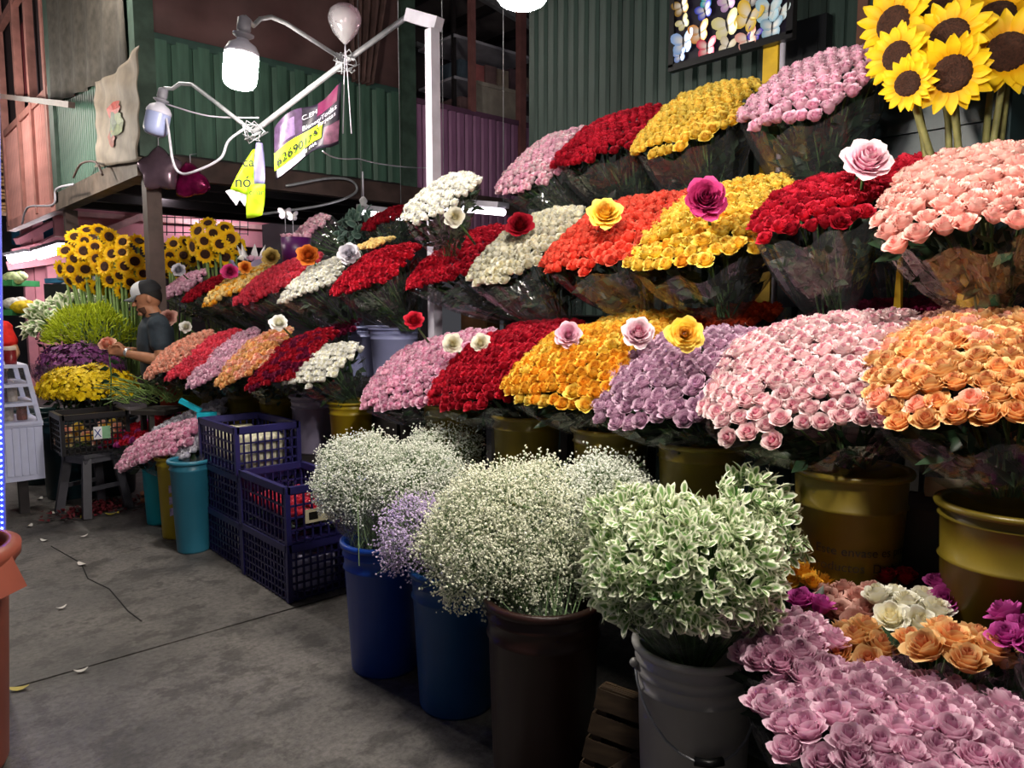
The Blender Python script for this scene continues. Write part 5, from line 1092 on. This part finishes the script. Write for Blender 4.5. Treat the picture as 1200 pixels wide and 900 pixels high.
for i, (px, py, s, col) in enumerate(((799, 8, .065, '#9a7a3a'), (801, 27, .05, '#d8d29a'), (801, 50, .085, '#8fb4ea'), (797, 65, .05, '#7f9ee0'), (826, 13, .06, '#4a58d8'), (829, 1, .05, '#38b8c8'), (820, 38, .075, '#e8a25a'), (829, 56, .07, '#e0506a'), (853, 3, .06, '#c8a0d8'), (852, 30, .09, '#e8e0a0'), (853, 54, .06, '#d8ccb0'), (878, 20, .095, '#ecc84e'), (876, 46, .07, '#eeb0a4'), (902, 12, .085, '#a8d0e4'), (915, 14, .06, '#d8ecf2'), (905, 33, .07, '#90b4cc'), (885, 40, .05, '#5a4ad0'), (880, -2, .06, '#8a8a92'))):
    p = PX(px, py, XB_ - .01); o = inst('butterfly', butterfly_mesh(col, i), bt, p, quat=Quaternion((0, 0, 1), -PI / 2) @ Quaternion((0, 1, 0), random.uniform(-.5, .5)), scale=s)
    c = bpy.data.objects.new('body', bodym); COL.objects.link(c); c.parent = o
p = PX(905, 70, XB_ + .06); MB_ = MB().bx((XB_ + .04, p.y - .04, 1.4), (XB_ + .07, p.y + .04, p.z + .12)); tag(MB_.build('yellow_board', mat('yellow paint', '#c9a21a', .5), off=(XB_ + .05, p.y, 1.4)), 'yellow painted upright board behind the butterfly board', 'board')
p = PX(917, 70, XB_ + .03); tag(MB().tube([(XB_ + .03, p.y, 1.42), (XB_ + .03, p.y, p.z + .3)], .014, 8).build('pole', M_WHITEP, off=(XB_ + .03, p.y, 1.42)), 'thin white pole holding up the butterfly board', 'pole')
q = PX(965, 60, WX - .1); tag(MB().bx((WX - .12, q.y - .02, 1.5), (WX - .05, q.y + .22, 2.98)).bx((WX - .125, q.y + .02, 1.6), (WX - .12, q.y + .18, 2.9)).build('dark_cabinet', mat('black cabinet', '#15171b', .4), off=(WX - .1, q.y, 1.5)), 'narrow black panel on the green wall beside the butterfly board', 'panel')
q = PX(1075, 150, 3.4); tag(MB().bx((3.35, q.y - .35, 1.45), (3.8, q.y + .25, q.z + .08)).bx((3.33, q.y - .33, q.z - .03), (3.35, q.y + .23, q.z + .02)).build('storage_box', mat('dark teal box', '#20383c', .4, .2), off=(3.5, q.y, 1.45)), 'dark teal box behind the sunflower stems', 'box')

# ================================================================ LEFT EDGE: LED board, bin
e = PZ(15, 806, 0); lean = (PD(3, 0, 2.97) - e); lean = lean / lean.z; LB = thing('led_board', 'white upright board edged with a strip of blue LEDs at the left edge', 'board', e); side = (RT + HEAD * .12).normalized()
b = MB(); b.bar(e - side * .30, e - side * .30 + lean * 3.1, .56, .04, HEAD); b.build('panel', mat('board white', '#c9c7c4', .5, .1), LB)
b = MB(); b.bar(e - side * .012 - HEAD * .028, e - side * .012 - HEAD * .028 + lean * 3.1, .022, .012, HEAD); b.build('led_channel', mat('blue tinted channel', '#6a72d8', .4), LB)
P = np.array([tuple(e - side * .008 - HEAD * .036 + lean * (.42 + .022 * i)) for i in range(118)]); V, F = scatter(OCT_V, OCT_F, P, rand_rot(len(P)), np.full(len(P), .0065)); fast_obj('leds', V, F, emit('blue led', '#2a3cff', 60), LB)
b = MB()
for i in range(9): b.ell(e - side * (.05) - HEAD * .022 + lean * (.62 + .035 * i), .006, 6, 4)
b.build('print_dots', M_INK, LB)
bnp = PD(-98, 700, 2.35); BX, BY = bnp.x, bnp.y; M_TERR = mat('terracotta plastic', '#8f4a3a', .45, .12, 6)
bi = thing('trash_bin', 'terracotta plastic bin cut by the left edge of the photo', 'bin', (BX, BY, 0))
MB().lathe([(1e-4, 0), (.20, 0), (.21, .02), (.245, .66), (.25, .67), (.268, .68), (.27, .72), (.262, .745), (.245, .745), (.238, .70), (.2, .05), (1e-4, .04)], 40, (BX, BY, 0)).build('body', M_TERR, bi)
MB().lathe([(.262, .69), (.282, .70), (.284, .735), (.262, .745)], 40, (BX, BY, 0)).build('rim', M_TERR, bi)
d = (RT * .95 - HEAD * .1).normalized(); hh = Vector((BX, BY, .72)) + d * .265; wv = Vector((0, 0, 1)).cross(d); b = MB()
b.add([hh + wv * .07 + Vector((0, 0, .015)), hh - wv * .07 + Vector((0, 0, .015)), hh + d * .055 - wv * .07 - Vector((0, 0, .10)), hh + d * .055 + wv * .07 - Vector((0, 0, .10)), hh + wv * .07 - Vector((0, 0, .12)), hh - wv * .07 - Vector((0, 0, .12))], [(0, 1, 2, 3), (3, 2, 5, 4), (0, 3, 4), (1, 5, 2), (0, 4, 5, 1)]); b.build('grip', M_TERR, bi)

# ================================================================ SNACK CART
p = PZ(56, 600, 0); CX, CY = p.x, p.y; M_CW = mat('cart white', '#c9cdea', .4, .06)
ct = thing('snack_cart', 'white snack cart with a slanted glass case of treats', 'cart', (CX, CY, 0))
CA, CD = Vector((1, 0, 0)), Vector((0, 1, 0))
def cp(a, dpt, z): return Vector((CX, CY, z)) - CA * a + CD * dpt
zb, zm, zt = PD(52, 560, depth((CX, CY, .2))).z, PD(52, 494, depth((CX, CY, .6))).z, PD(44, 428, depth((CX, CY, 1))).z
def cbox(a0, a1, d0, d1, z_0, z_1, nm, m, par=ct): b = MB(); c = [cp(a, d, z) for z in (z_0, z_1) for a, d in ((a0, d0), (a1, d0), (a1, d1), (a0, d1))]; b.add(c, [(3, 2, 1, 0), (4, 5, 6, 7), (0, 1, 5, 4), (1, 2, 6, 5), (2, 3, 7, 6), (3, 0, 4, 7)]); return b.build(nm, m, par)
cbox(0, .75, 0, .5, zb, zm, 'cabinet', M_CW)
for i in range(16): cbox(.02 + i * .045, .052 + i * .045, -.008, .002, zb + .04, zm - .03, 'panel_rib', M_CW)
cbox(-.005, .76, -.012, .51, zm - .025, zm + .01, 'counter', M_CW)
def slz(a, z, dd=0.0): k = (z - zm) / (zt - zm); return cp(a, .0 + k * .0 + dd, z) - CA * (.07 * k if a < .2 else 0)
for a in (.012, .74): b = MB(); b.bar(slz(a, zm), slz(a, zt), .03, .03, CD); b.bar(slz(a, zm, .46), slz(a, zt, .46), .03, .03, CD); b.build('case_post', M_CW, ct)
for k in range(4): z = zm + (zt - zm) * k / 3; b = MB(); b.bar(slz(.0, z, .23), slz(.75, z, .23), .5, .022); b.build('case_shelf', M_CW, ct)
b = MB(); b.add([slz(.02, zm, -.005), slz(.74, zm, -.005), slz(.74, zt, -.005), slz(.02, zt, -.005)], [(0, 1, 2, 3)]); b.build('glass_pane', film('case glass', '#f4f8ff', .3, .04, .03), ct)
for s in (.1, .62): cbox(s, s + .06, .06, .12, 0, zb, 'leg', M_DARKST)
jc = ['#8a4a3a', '#c9b8a8', '#5a3f4a', '#d8c0b0', '#a05a48', '#7a6a80']
for k in range(3):
    z = zm + (zt - zm) * k / 3 + .012
    for i in range(6):
        q = slz(.10 + i * .085 + .03 * k, z, .12); b = MB(); b.lathe([(1e-4, 0), (.032, 0), (.034, .02), (.034, .075), (.03, .08), (.034, .083), (.034, .10), (1e-4, .10)], 14, q); tag(b.build('treat_jar', mat('jar' + jc[(i + k) % 6], jc[(i + k) % 6], .4, .3, 30), off=q), 'small jar of treats on the %s shelf of the snack cart, %s from right' % (('bottom', 'middle', 'top')[k], ('first', 'second', 'third', 'fourth', 'fifth', 'sixth')[i]), 'jar', 'jars in the snack cart')
for i, col in enumerate(('#7a2026', '#b0281e', '#c9702a')):
    q = slz(.08 + i * .085, zt + .012, .1); b = MB(); b.lathe([(1e-4, 0), (.037, 0), (.039, .02), (.039, .10), (1e-4, .10)], 16, q); r0 = thing('glass_jar', ('dark red', 'bright red', 'orange')[i] + ' jar standing on top of the snack cart', 'jar', q); b.build('filling', mat('jarfill' + col, col, .3, .2), r0); MB().lathe([(.04, .1), (.041, .125), (1e-4, .127)], 16, q).build('lid', mat('jar lid', '#d8c4b4', .4), r0)

# ================================================================ PEOPLE
def blob(bm, pts, n=14):
    """closed tapered tube of elliptical sections: (centre, half width, half depth, side axis)"""
    k = len(pts); vs = []
    P = [Vector(p[0]) for p in pts]
    for i, (c, a, b, sx) in enumerate(pts):
        t = (P[min(i + 1, k - 1)] - P[max(i - 1, 0)]).normalized(); s = Vector(sx); s = (s - t * s.dot(t)).normalized(); o = t.cross(s)
        for j in range(n): g = 2 * PI * j / n; vs.append(P[i] + s * a * math.cos(g) + o * b * math.sin(g))
    fs = [(i * n + j, i * n + (j + 1) % n, (i + 1) * n + (j + 1) % n, (i + 1) * n + j) for i in range(k - 1) for j in range(n)]
    fs += [tuple(range(n - 1, -1, -1)), tuple(range((k - 1) * n, k * n))]; bm.add(vs, fs)
def limb(bm, a, b, ra, rb, sx=(1, 0, 0), mid=None):
    a, b = Vector(a), Vector(b); t = (b - a).normalized(); s = t.orthogonal(); m = mid or (ra + rb) / 2
    blob(bm, [(a - t * ra * .6, ra * .55, ra * .55, s), (a, ra, ra, s), (a.lerp(b, .4), m, m, s), (b, rb, rb, s), (b + t * rb * .6, rb * .55, rb * .55, s)])
def fuse(bm, name, m, root, vox, smooth=4, mats=None, inflate=0):
    me = bm.mesh(name + '_raw'); o = bpy.data.objects.new(name, me); COL.objects.link(o)
    r = o.modifiers.new('r', 'REMESH'); r.mode = 'VOXEL'; r.voxel_size = vox; r.use_smooth_shade = True
    if smooth: s = o.modifiers.new('s', 'SMOOTH'); s.iterations = smooth; s.factor = .5
    dg = bpy.context.evaluated_depsgraph_get(); ev = bpy.data.meshes.new_from_object(o.evaluated_get(dg)); bpy.data.objects.remove(o)
    base = root_loc(root); ev.transform(Matrix.Translation(-base)); ev.materials.clear(); ev.materials.append(m)
    ev.polygons.foreach_set('use_smooth', [True] * len(ev.polygons)); o = bpy.data.objects.new(name, ev); COL.objects.link(o); o.parent = root; return o
M_SKIN = mat('brown skin', '#b07a5c', .5, .08, 20); M_SKIN2 = mat('light brown skin', '#c08c6c', .5, .08, 20)
def person(label, foot, face, skin, shirt, trouser, arms, height=1.70, head_tilt=.25, hair='#15110f', cap=True, sleeve=.62):
    """foot: floor point, face: facing direction; arms: per side (elbow, wrist, hand tip) in (forward, left, up) metres"""
    f = Vector(face).normalized(); l = Vector((0, 0, 1)).cross(f); k = height / 1.70; foot = Vector(foot)
    W = lambda a, b, c: foot + (f * a + l * b + Vector((0, 0, c))) * k
    root = thing('person', label, 'person', foot)
    body = MB(); sh = MB(); tr_ = MB(); s = l
    # trunk
    trunk = [(W(0, 0, .88), .15, .105, s), (W(-.005, 0, .97), .165, .115, s), (W(.0, 0, 1.08), .155, .11, s), (W(.01, 0, 1.22), .175, .12, s), (W(0, 0, 1.34), .185, .11, s), (W(-.012, 0, 1.41), .15, .085, s), (W(-.012, 0, 1.45), .07, .065, s)]
    blob(body, [(c, a * k, b * k, q) for c, a, b, q in trunk], 20); blob(sh, [(c, a * k + .016, b * k + .016, q) for c, a, b, q in trunk[1:-1]], 20)
    for q in (-1, 1): limb(sh, W(-.01, q * .10, 1.385), W(-.01, q * .20, 1.36), .075 * k, .078 * k)
    # neck and head
    hd = W(.05, 0, 1.565); tilt = Quaternion(l, head_tilt); R = lambda a, b, c: hd + (tilt @ (f * a + l * b + Vector((0, 0, c)))) * k
    limb(body, W(-.015, 0, 1.40), hd - Vector((0, 0, .06)), .062 * k, .056 * k)
    hm = Matrix((f, l, Vector((0, 0, 1)))).transposed(); hm = tilt.to_matrix() @ hm
    body.ell(R(-.005, 0, .02), (.098 * k, .077 * k, .105 * k), 20, 14, hm); body.ell(R(.035, 0, -.055), (.058 * k, .055 * k, .062 * k), 16, 10, hm)
    body.ell(R(.085, 0, -.095), (.022 * k, .028 * k, .018 * k), 10, 8, hm)                                                          # chin
    limb(body, R(.088, 0, .02), R(.112, 0, -.022), .010 * k, .015 * k)                                                               # nose
    body.ell(R(.085, 0, .03), (.016 * k, .05 * k, .012 * k), 10, 6, hm); body.ell(R(.094, 0, -.06), (.012 * k, .026 * k, .010 * k), 10, 6, hm)   # brow, lips
    for q in (-1, 1): body.ell(R(-.005, q * .079, -.005), (.018 * k, .009 * k, .032 * k), 10, 8, hm)
    # legs
    for q in (-1, 1):
        hip, kn, an = W(0, q * .09, .90), W(.01, q * .10, .48), W(-.01, q * .11, .07); limb(body, hip, kn, .085 * k, .055 * k, mid=.075 * k); limb(body, kn, an, .055 * k, .038 * k, mid=.055 * k); blob(body, [(W(-.06, q * .11, .04), .035, .035, l), (W(0, q * .11, .05), .042, .05, l), (W(.1, q * .115, .035), .045, .032, l), (W(.17, q * .115, .028), .03, .02, l)])
        limb(tr_, hip, kn, .10 * k, .075 * k, mid=.09 * k); limb(tr_, kn, an, .075 * k, .062 * k, mid=.072 * k)
    blob(tr_, [(W(0, 0, .84), .15 * k, .115 * k, s), (W(0, 0, .92), .178 * k, .128 * k, s), (W(0, 0, .985), .172 * k, .124 * k, s)], 20)
    # arms and hands
    for q, (el, wr, tip) in zip((-1, 1), arms):
        S = W(-.01, q * .185, 1.375); E, Wr, T_ = W(*el), W(*wr), W(*tip); limb(body, S, E, .052 * k, .042 * k, mid=.05 * k); limb(body, E, Wr, .042 * k, .027 * k, mid=.042 * k)
        cut = S.lerp(E, sleeve); limb(sh, S + l * -q * .02, cut, .078 * k, .068 * k, mid=.074 * k)
        d = (T_ - Wr).normalized(); up = Vector((0, 0, 1)); up = (up - d * up.dot(d)).normalized(); sd_ = d.cross(up); pm = Wr + d * .045 * k
        blob(body, [(Wr, .024 * k, .02 * k, up), (Wr + d * .03 * k, .036 * k, .018 * k, up), (Wr + d * .085 * k, .040 * k, .015 * k, up)], 12)
        for i, ln in enumerate((.072, .08, .075, .06)):
            b0 = Wr + d * .08 * k + up * (.030 - .020 * i) * k; m1 = b0 + (d * .6 - sd_ * q * .45).normalized() * ln * .5 * k; m2 = m1 + (d * -.15 - sd_ * q * .9).normalized() * ln * .42 * k; body.tube([b0 - d * .02, b0, m1, m2], [.0095 * k, .0095 * k, .009 * k, .0075 * k], 8)
        tb0 = Wr + d * .03 * k + up * .03 * k; body.tube([tb0, tb0 + (d * .6 + up * .5 - sd_ * q * .4).normalized() * .035 * k, tb0 + (d * 1.0 + up * .2 - sd_ * q * .8).normalized() * .07 * k], [.013 * k, .011 * k, .008 * k], 8)
    fuse(body, 'body', skin, root, .0065, 3); fuse(sh, 'shirt', shirt, root, .011, 3); fuse(tr_, 'trousers', trouser, root, .014, 3)
    # eyes, brows, hair, beard
    for q in (-1, 1):
        MB().ell(R(.083, q * .03, .006), (.010, .013, .008), 10, 8, hm).build('eye', mat('eye', '#1a1310', .2), root); MB().tube([R(.092, q * .012, .028), R(.092, q * .035, .032), R(.08, q * .055, .026)], .005, 6).build('eyebrow', mat('hair' + hair, hair, .7), root)
    hb = MB()
    def hf(u, v):
        a = 2 * PI * u; lat = -.35 + v * 1.9; cx = -.005 if math.cos(a) < .3 else -.02; low = .1 + .6 * math.cos(a) if math.cos(a) > 0 else .1 + .85 * math.cos(a)
        lt = low * (1 - v) + (PI / 2) * v; return R(cx + .104 * math.cos(a) * math.cos(lt), .083 * math.sin(a) * math.cos(lt), .02 + .112 * math.sin(lt))
    hb.grid(hf, 33, 9); hb.build('hair', mat('hair' + hair, hair, .7), root)
    if cap:
        bd = MB(); bd.grid(lambda u, v: R(.035 + .0615 * math.cos((u - .5) * 2.9) * (1 - (.062 * v / .072) ** 2) ** .5, .0585 * math.sin((u - .5) * 2.9) * (1 - (.062 * v / .072) ** 2) ** .5, -.052 - .062 * v), 18, 7); bd.build('beard', mat('short beard', '#54392c', .9, .4, 60), root)
        def capf(a0, a1):
            def fn(u, v): a = a0 + (a1 - a0) * u; lt = -.02 + (PI / 2 - .0) * v; q = math.cos(lt) ** .8; return R(-.008 + .112 * math.cos(a) * q, .091 * math.sin(a) * q, .045 + .098 * math.sin(lt) ** .9 if lt > 0 else .045 + .098 * lt)
            return fn
        cp_ = MB(); cp_.grid(capf(1.15, 2 * PI - 1.15), 22, 8); co = cp_.build('cap', mat('black cap mesh', '#17181d', .7), root)
        MB().grid(capf(-1.17, 1.17), 16, 8).build('front_panel', mat('white cap front', '#d9dade', .7), co)
        br = MB(); br.grid(lambda u, v: R(.085 + (.100 * math.cos((u - .5) * 2.2)) * v * .9 + .02 * math.cos((u - .5) * 2.4) - .03, .086 * math.sin((u - .5) * 2.5) * (1 - .1 * v), .042 - .012 * v - .03 * ((u - .5) * 2) ** 2 * v), 14, 6); o = br.build('brim', mat('grey cap brim', '#53565a', .7), co); o.modifiers.new('t', 'SOLIDIFY').thickness = .005
    return root, W, R
mp = PD(181, 340, 5.75); face = (-RT - HEAD * .50).normalized()
man, Wm, Rm_ = person('man in dark polo shirt and white-front cap holding a coral rose', (mp.x, mp.y, 0), face, M_SKIN, mat('dark navy shirt', '#2b3640', .8, .15, 30), mat('dark trousers', '#1d2026', .8),
    [((.02, -.23, 1.12), (.22, -.10, 1.17), (.31, -.03, 1.19)), ((-.02, .24, 1.10), (.22, .13, 1.16), (.31, .06, 1.19))], 1.70, .30)
w = Wm(.205, .135, 1.165); MB().lathe([(.031, -.012), (.035, -.008), (.035, .008), (.031, .012)], 16, w, M=Vector((0, 0, 1)).rotation_difference(Wm(.31, .06, 1.19) - Wm(.22, .13, 1.16)).to_matrix()).build('wristwatch', mat('steel watch', '#c9c9cc', .3, metal=.6), man)
MB().grid(lambda u, v: Wm(.045 + .055 * math.cos((u - .5) * 4.4) - .04, .085 * math.sin((u - .5) * 4.4), 1.425 + .035 * v - .012 * math.cos((u - .5) * 4)), 20, 4).build('collar', mat('dark navy shirt', '#2b3640', .8), man).modifiers.new('t', 'SOLIDIFY').thickness = .006
hp = Wm(.33, .05, 1.20); root = thing('held_rose', 'long-stemmed coral rose held in the man\'s hands', 'rose', hp - Vector((0, 0, .42)))
inst('bloom', rose_meshes('salmon', True)[0], root, hp + Vector((0, 0, .015)), (-.5, -.55, .6), 0, .055); MB().tube([hp, hp - Vector((0, 0, .2)) + RT * .01, hp - Vector((0, 0, .46)) - RT * .01], .006, 6).build('stem', M_STEM, root)
lf = MB()
for i in range(5): leaf_quad(lf, hp - Vector((0, 0, .1 + .05 * i)), RT * (-1) ** i + Vector((0, 0, -.2)), HEAD, .08, .04)
lf.build('leaves', M_LEAF, root)
vp = PD(-20, 400, 7.0)
person('person in a red shirt behind the snack cart at the left edge', (vp.x, vp.y, 0), (RT * .5 - HEAD * .8), M_SKIN2, mat('red shirt', '#d8241c', .8, .1, 30), mat('grey trousers', '#3a3c44', .8),
    [((.05, -.26, 1.12), (.26, -.12, 1.06), (.35, -.06, 1.05)), ((.05, .26, 1.12), (.24, .20, 1.02), (.33, .16, 1.0))], 1.62, .3, cap=False)

# ================================================================ SMALL THINGS OF THE FURTHER STALL
pc = PX(296, 318, 2.55); root = thing('paper_cone_bouquet', 'lavender paper cone bouquet of white and pink flowers on the further stall', 'bouquet', pc - Vector((0, 0, .2)))
b = MB(); b.grid(lambda u, v: pc + Vector((math.cos(2 * PI * u) * (.05 + .11 * v + .012 * math.sin(14 * PI * u) * v), math.sin(2 * PI * u) * (.05 + .11 * v + .012 * math.sin(14 * PI * u) * v), -.2 + .26 * v + .03 * math.sin(6 * PI * u) * v)), 41, 6); b.build('paper', mat('lavender paper', '#a99fcb', .6, .1), root)
for i in range(9):
    a = i * 2.4; q = .04 * math.sqrt(i); inst('flower_head', random.choice(rose_meshes(random.choice(['lightpink', 'white', 'pinklilac']))), root, pc + Vector((q * math.cos(a), q * math.sin(a), .07 + .02 * random.random())), (rv(.3) + Vector((0, 0, 1))).normalized(), 0, .036)
wl_ = MB()
for i in range(14): a = i * .9; leaf_quad(wl_, pc + Vector((.05 * math.cos(a), .05 * math.sin(a), .08)), (math.cos(a) * .5, math.sin(a) * .5, 1), (math.cos(a), math.sin(a), 0), .15, .05)
wl_.build('white_leaves', mat('white lily', '#ecebf0', .6), root)
pb_ = PX(347, 290, 2.6); root = thing('flower_box', 'deep purple round box of pink roses on the further stall', 'flower box', pb_ - Vector((0, 0, .12)))
MB().lathe([(1e-4, -.12), (.10, -.12), (.11, .07), (.105, .07), (.1, .06), (1e-4, .06)], 28, pb_).build('box', mat('deep purple card', '#4a1250', .4, .15), root)
for i in range(10):
    a = i * 2.4; q = .03 * math.sqrt(i); inst('rose', random.choice(rose_meshes('lightpink')), root, pb_ + Vector((q * math.cos(a), q * math.sin(a), .06)), (rv(.25) + Vector((0, 0, 1))).normalized(), 0, .032)
for s, px, py in ((.06, 334, 250), (.05, 343, 253)):
    p = PX(px, py, 2.6); root = thing('butterfly_pick', 'silver paper butterfly pick above the purple box, ' + ('left' if px < 340 else 'right') + ' one', 'decoration', p); inst('butterfly', butterfly_mesh('#b9b2c4', 0), root, p, quat=Quaternion((0, 0, 1), -.7), scale=s); MB().tube([p, p - Vector((0, 0, .14))], .003, 5).build('stick', M_WHITEP, root)
pc = PX(428, 262, 2.85); rt = mound('foliage_bunch', 'grey-green foliage bunch in cellophane behind the pink paper cone', 425, 268, depth(pc), 26, 16, .1, attr_mat('grey green leaf', '#5c7a70', '#88a498', .5), 130, .07, 'leaf', (pc.x, pc.y, 1.35))
# clutter on the shelf between the yellow buckets
q = PX(1092, 590, 2.45); r0 = thing('cardboard_box', 'grey cardboard box of scraps between the two right yellow buckets', 'box', (q.x, q.y, .632)); MB().bx((q.x - .1, q.y - .1, .632), (q.x + .12, q.y + .1, .90)).build('carton', mat('grey card', '#5f5a55', .8), r0); MB().bx((q.x - .105, q.y - .105, .88), (q.x + .125, q.y + .105, .905)).build('lid', mat('grey card', '#5f5a55', .8), r0)
q = PX(1085, 570, 2.35); b = MB(); b.tube([q, q + Vector((.02, -.11, .005))], .03, 10); tag(b.build('paper_roll', mat('cream paper', '#b8ae8a', .7), off=q), 'cream paper roll lying on the grey cardboard box', 'roll')
q = PX(555, 385, 2.8); tag(MB().bx((q.x, q.y - .12, 1.05), (q.x + .1, q.y + .12, q.z + .1)).bx((q.x - .004, q.y - .11, 1.1), (q.x, q.y + .11, q.z + .05)).build('wood_board', mat('tan board', '#a57c4a', .7, .2), off=(q.x, q.y, 1.05)), 'tan wooden board under the middle tier beside the white post', 'board')
q = PX(440, 470, 2.35); tag(MB().bx((2.32, q.y - .5, .0), (2.36, q.y + .1, .9)).bx((2.30, q.y - .3, .05), (2.32, q.y - .2, .85)).build('plank_panel', M_STAND, off=(2.34, q.y, 0)), 'dark plank panel closing the gap between the two stalls', 'panel')
